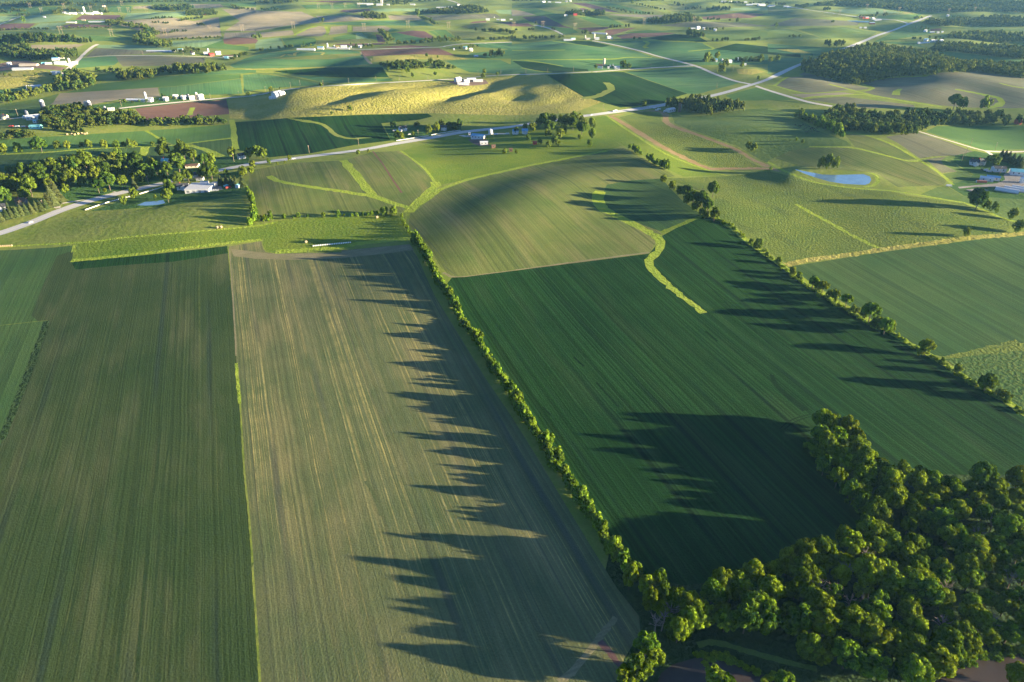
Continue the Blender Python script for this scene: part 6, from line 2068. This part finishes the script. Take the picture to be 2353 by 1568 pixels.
for q, rz in (('1310,1000', 15), ('1350,1010', -30), ('1330,1020', 10)):
    car('R3 ' + q, R(rz), f'white parked trailer left of the brown silo grove, {"front" if "1020" in q else "right" if rz < 0 else "left"} one', 'trailer', 'white')

# black cattle in the pasture
def cow_mesh():
    sk = bpy.data.meshes.new('cow_body')
    nodes = [(-1.0, 0, 1.05, .40), (-.4, 0, 1.02, .46), (.3, 0, 1.02, .46), (.85, 0, 1.10, .38), (1.2, 0, 1.05, .22), (1.55, 0, .80, .17), (1.85, 0, .60, .10)]
    e_ = [(i, i + 1) for i in range(6)]
    v = [n[:3] for n in nodes]
    rr = [n[3] for n in nodes]
    for bx, at in ((-.95, 0), (.75, 3)):
        for s in (-1, 1):
            k = len(v)
            v += [(bx, .24 * s, .72), (bx + (.06 if at else -.06), .25 * s, .38), (bx, .25 * s, 0.02)]
            rr += [.19, .10, .075]
            e_ += [(at, k), (k, k + 1), (k + 1, k + 2)]
    sk.from_pydata(v, e_, [])
    o = mesh_obj('cow_body', sk)
    o.modifiers.new('skin', 'SKIN')
    for i, r_v in enumerate(rr):
        o.data.skin_vertices[0].data[i].radius = (r_v, r_v)
    o.data.skin_vertices[0].data[1].use_root = True
    sub = o.modifiers.new('sub', 'SUBSURF')
    sub.levels = sub.render_levels = 1
    dg = bpy.context.evaluated_depsgraph_get()
    me = bpy.data.meshes.new_from_object(o.evaluated_get(dg))
    bpy.data.objects.remove(o)
    me.materials.clear()
    me.materials.append(PM['hide'])
    return me


cow = cow_mesh()
CW_ = '250,235 285,240 298,252 320,232 330,278 340,245 352,262 362,300 372,285 378,250 390,275 395,265 400,292 405,270 422,268 430,285 445,265 450,295 468,297 300,240 345,300 410,262'
for n, q in enumerate(CW_.split()):
    (p,) = unproject(pts('R8 ' + q))
    o = empty('cow', tuple(p), rng.uniform(0, 6.28), 1.15)
    mesh_obj('body', cow, o)
    tag(o, f'black cow grazing in the rolling pasture above the pond, {nth(n + 1)} of the herd', 'cow', 'black cattle in the pasture')
# ------------------------------------------------------------------ light, sky and air
SUN_EL = R(7.6)
SUN_AZ = R(-8.5)          # measured from +X towards +Y
sd = Vector((math.cos(SUN_AZ) * math.cos(SUN_EL), math.sin(SUN_AZ) * math.cos(SUN_EL), math.sin(SUN_EL)))
ld = bpy.data.lights.new('sun', 'SUN')
ld.energy = 5.0
ld.color = (1.0, .83, .52)
ld.angle = R(.6)
lo = bpy.data.objects.new('sun', ld)
COL.objects.link(lo)
lo.location = (400, -100, 400)
lo.rotation_euler = sd.to_track_quat('Z', 'Y').to_euler()

w = bpy.data.worlds.new('World')
scene.world = w
w.use_nodes = True
nt = w.node_tree
nt.nodes.clear()
sky = nt.nodes.new('ShaderNodeTexSky')
sky.sky_type = 'NISHITA'
sky.sun_disc = False
sky.sun_elevation = SUN_EL
sky.sun_rotation = math.pi / 2 - SUN_AZ
sky.altitude = 400
sky.air_density = .4
sky.dust_density = .2
sky.ozone_density = 2.2
bg = nt.nodes.new('ShaderNodeBackground')
bg.inputs['Strength'].default_value = SKY
wo = nt.nodes.new('ShaderNodeOutputWorld')
nt.links.new(sky.outputs[0], bg.inputs['Color'])
nt.links.new(bg.outputs[0], wo.inputs['Surface'])

hz = MB().box(-7200, 7200, -800, 7900, -60, 285)
hm = bpy.data.materials.new('thin_haze')
hm.use_nodes = True
ht = hm.node_tree
ht.nodes.clear()
hv = ht.nodes.new('ShaderNodeVolumePrincipled')
hv.inputs['Color'].default_value = (.30, .64, 1.0, 1)
hv.inputs['Density'].default_value = HAZE
hv.inputs['Anisotropy'].default_value = .2
ho = ht.nodes.new('ShaderNodeOutputMaterial')
ht.links.new(hv.outputs[0], ho.inputs['Volume'])
if HAZE > 0:
    tag(hz.build('haze', hm), 'pale blue evening haze filling the valley air', 'haze', kind='stuff')

scene.view_settings.view_transform = 'Standard'
scene.view_settings.look = 'None'
scene.view_settings.exposure = EXPOSURE
scene.view_settings.gamma = 1.0
c = scene.cycles
c.use_denoising = True
c.max_bounces = 5
c.diffuse_bounces = 2
c.transparent_max_bounces = 6
c.volume_bounces = 0
c.use_adaptive_sampling = True
c.adaptive_threshold = 0.02
scene.render.film_transparent = False
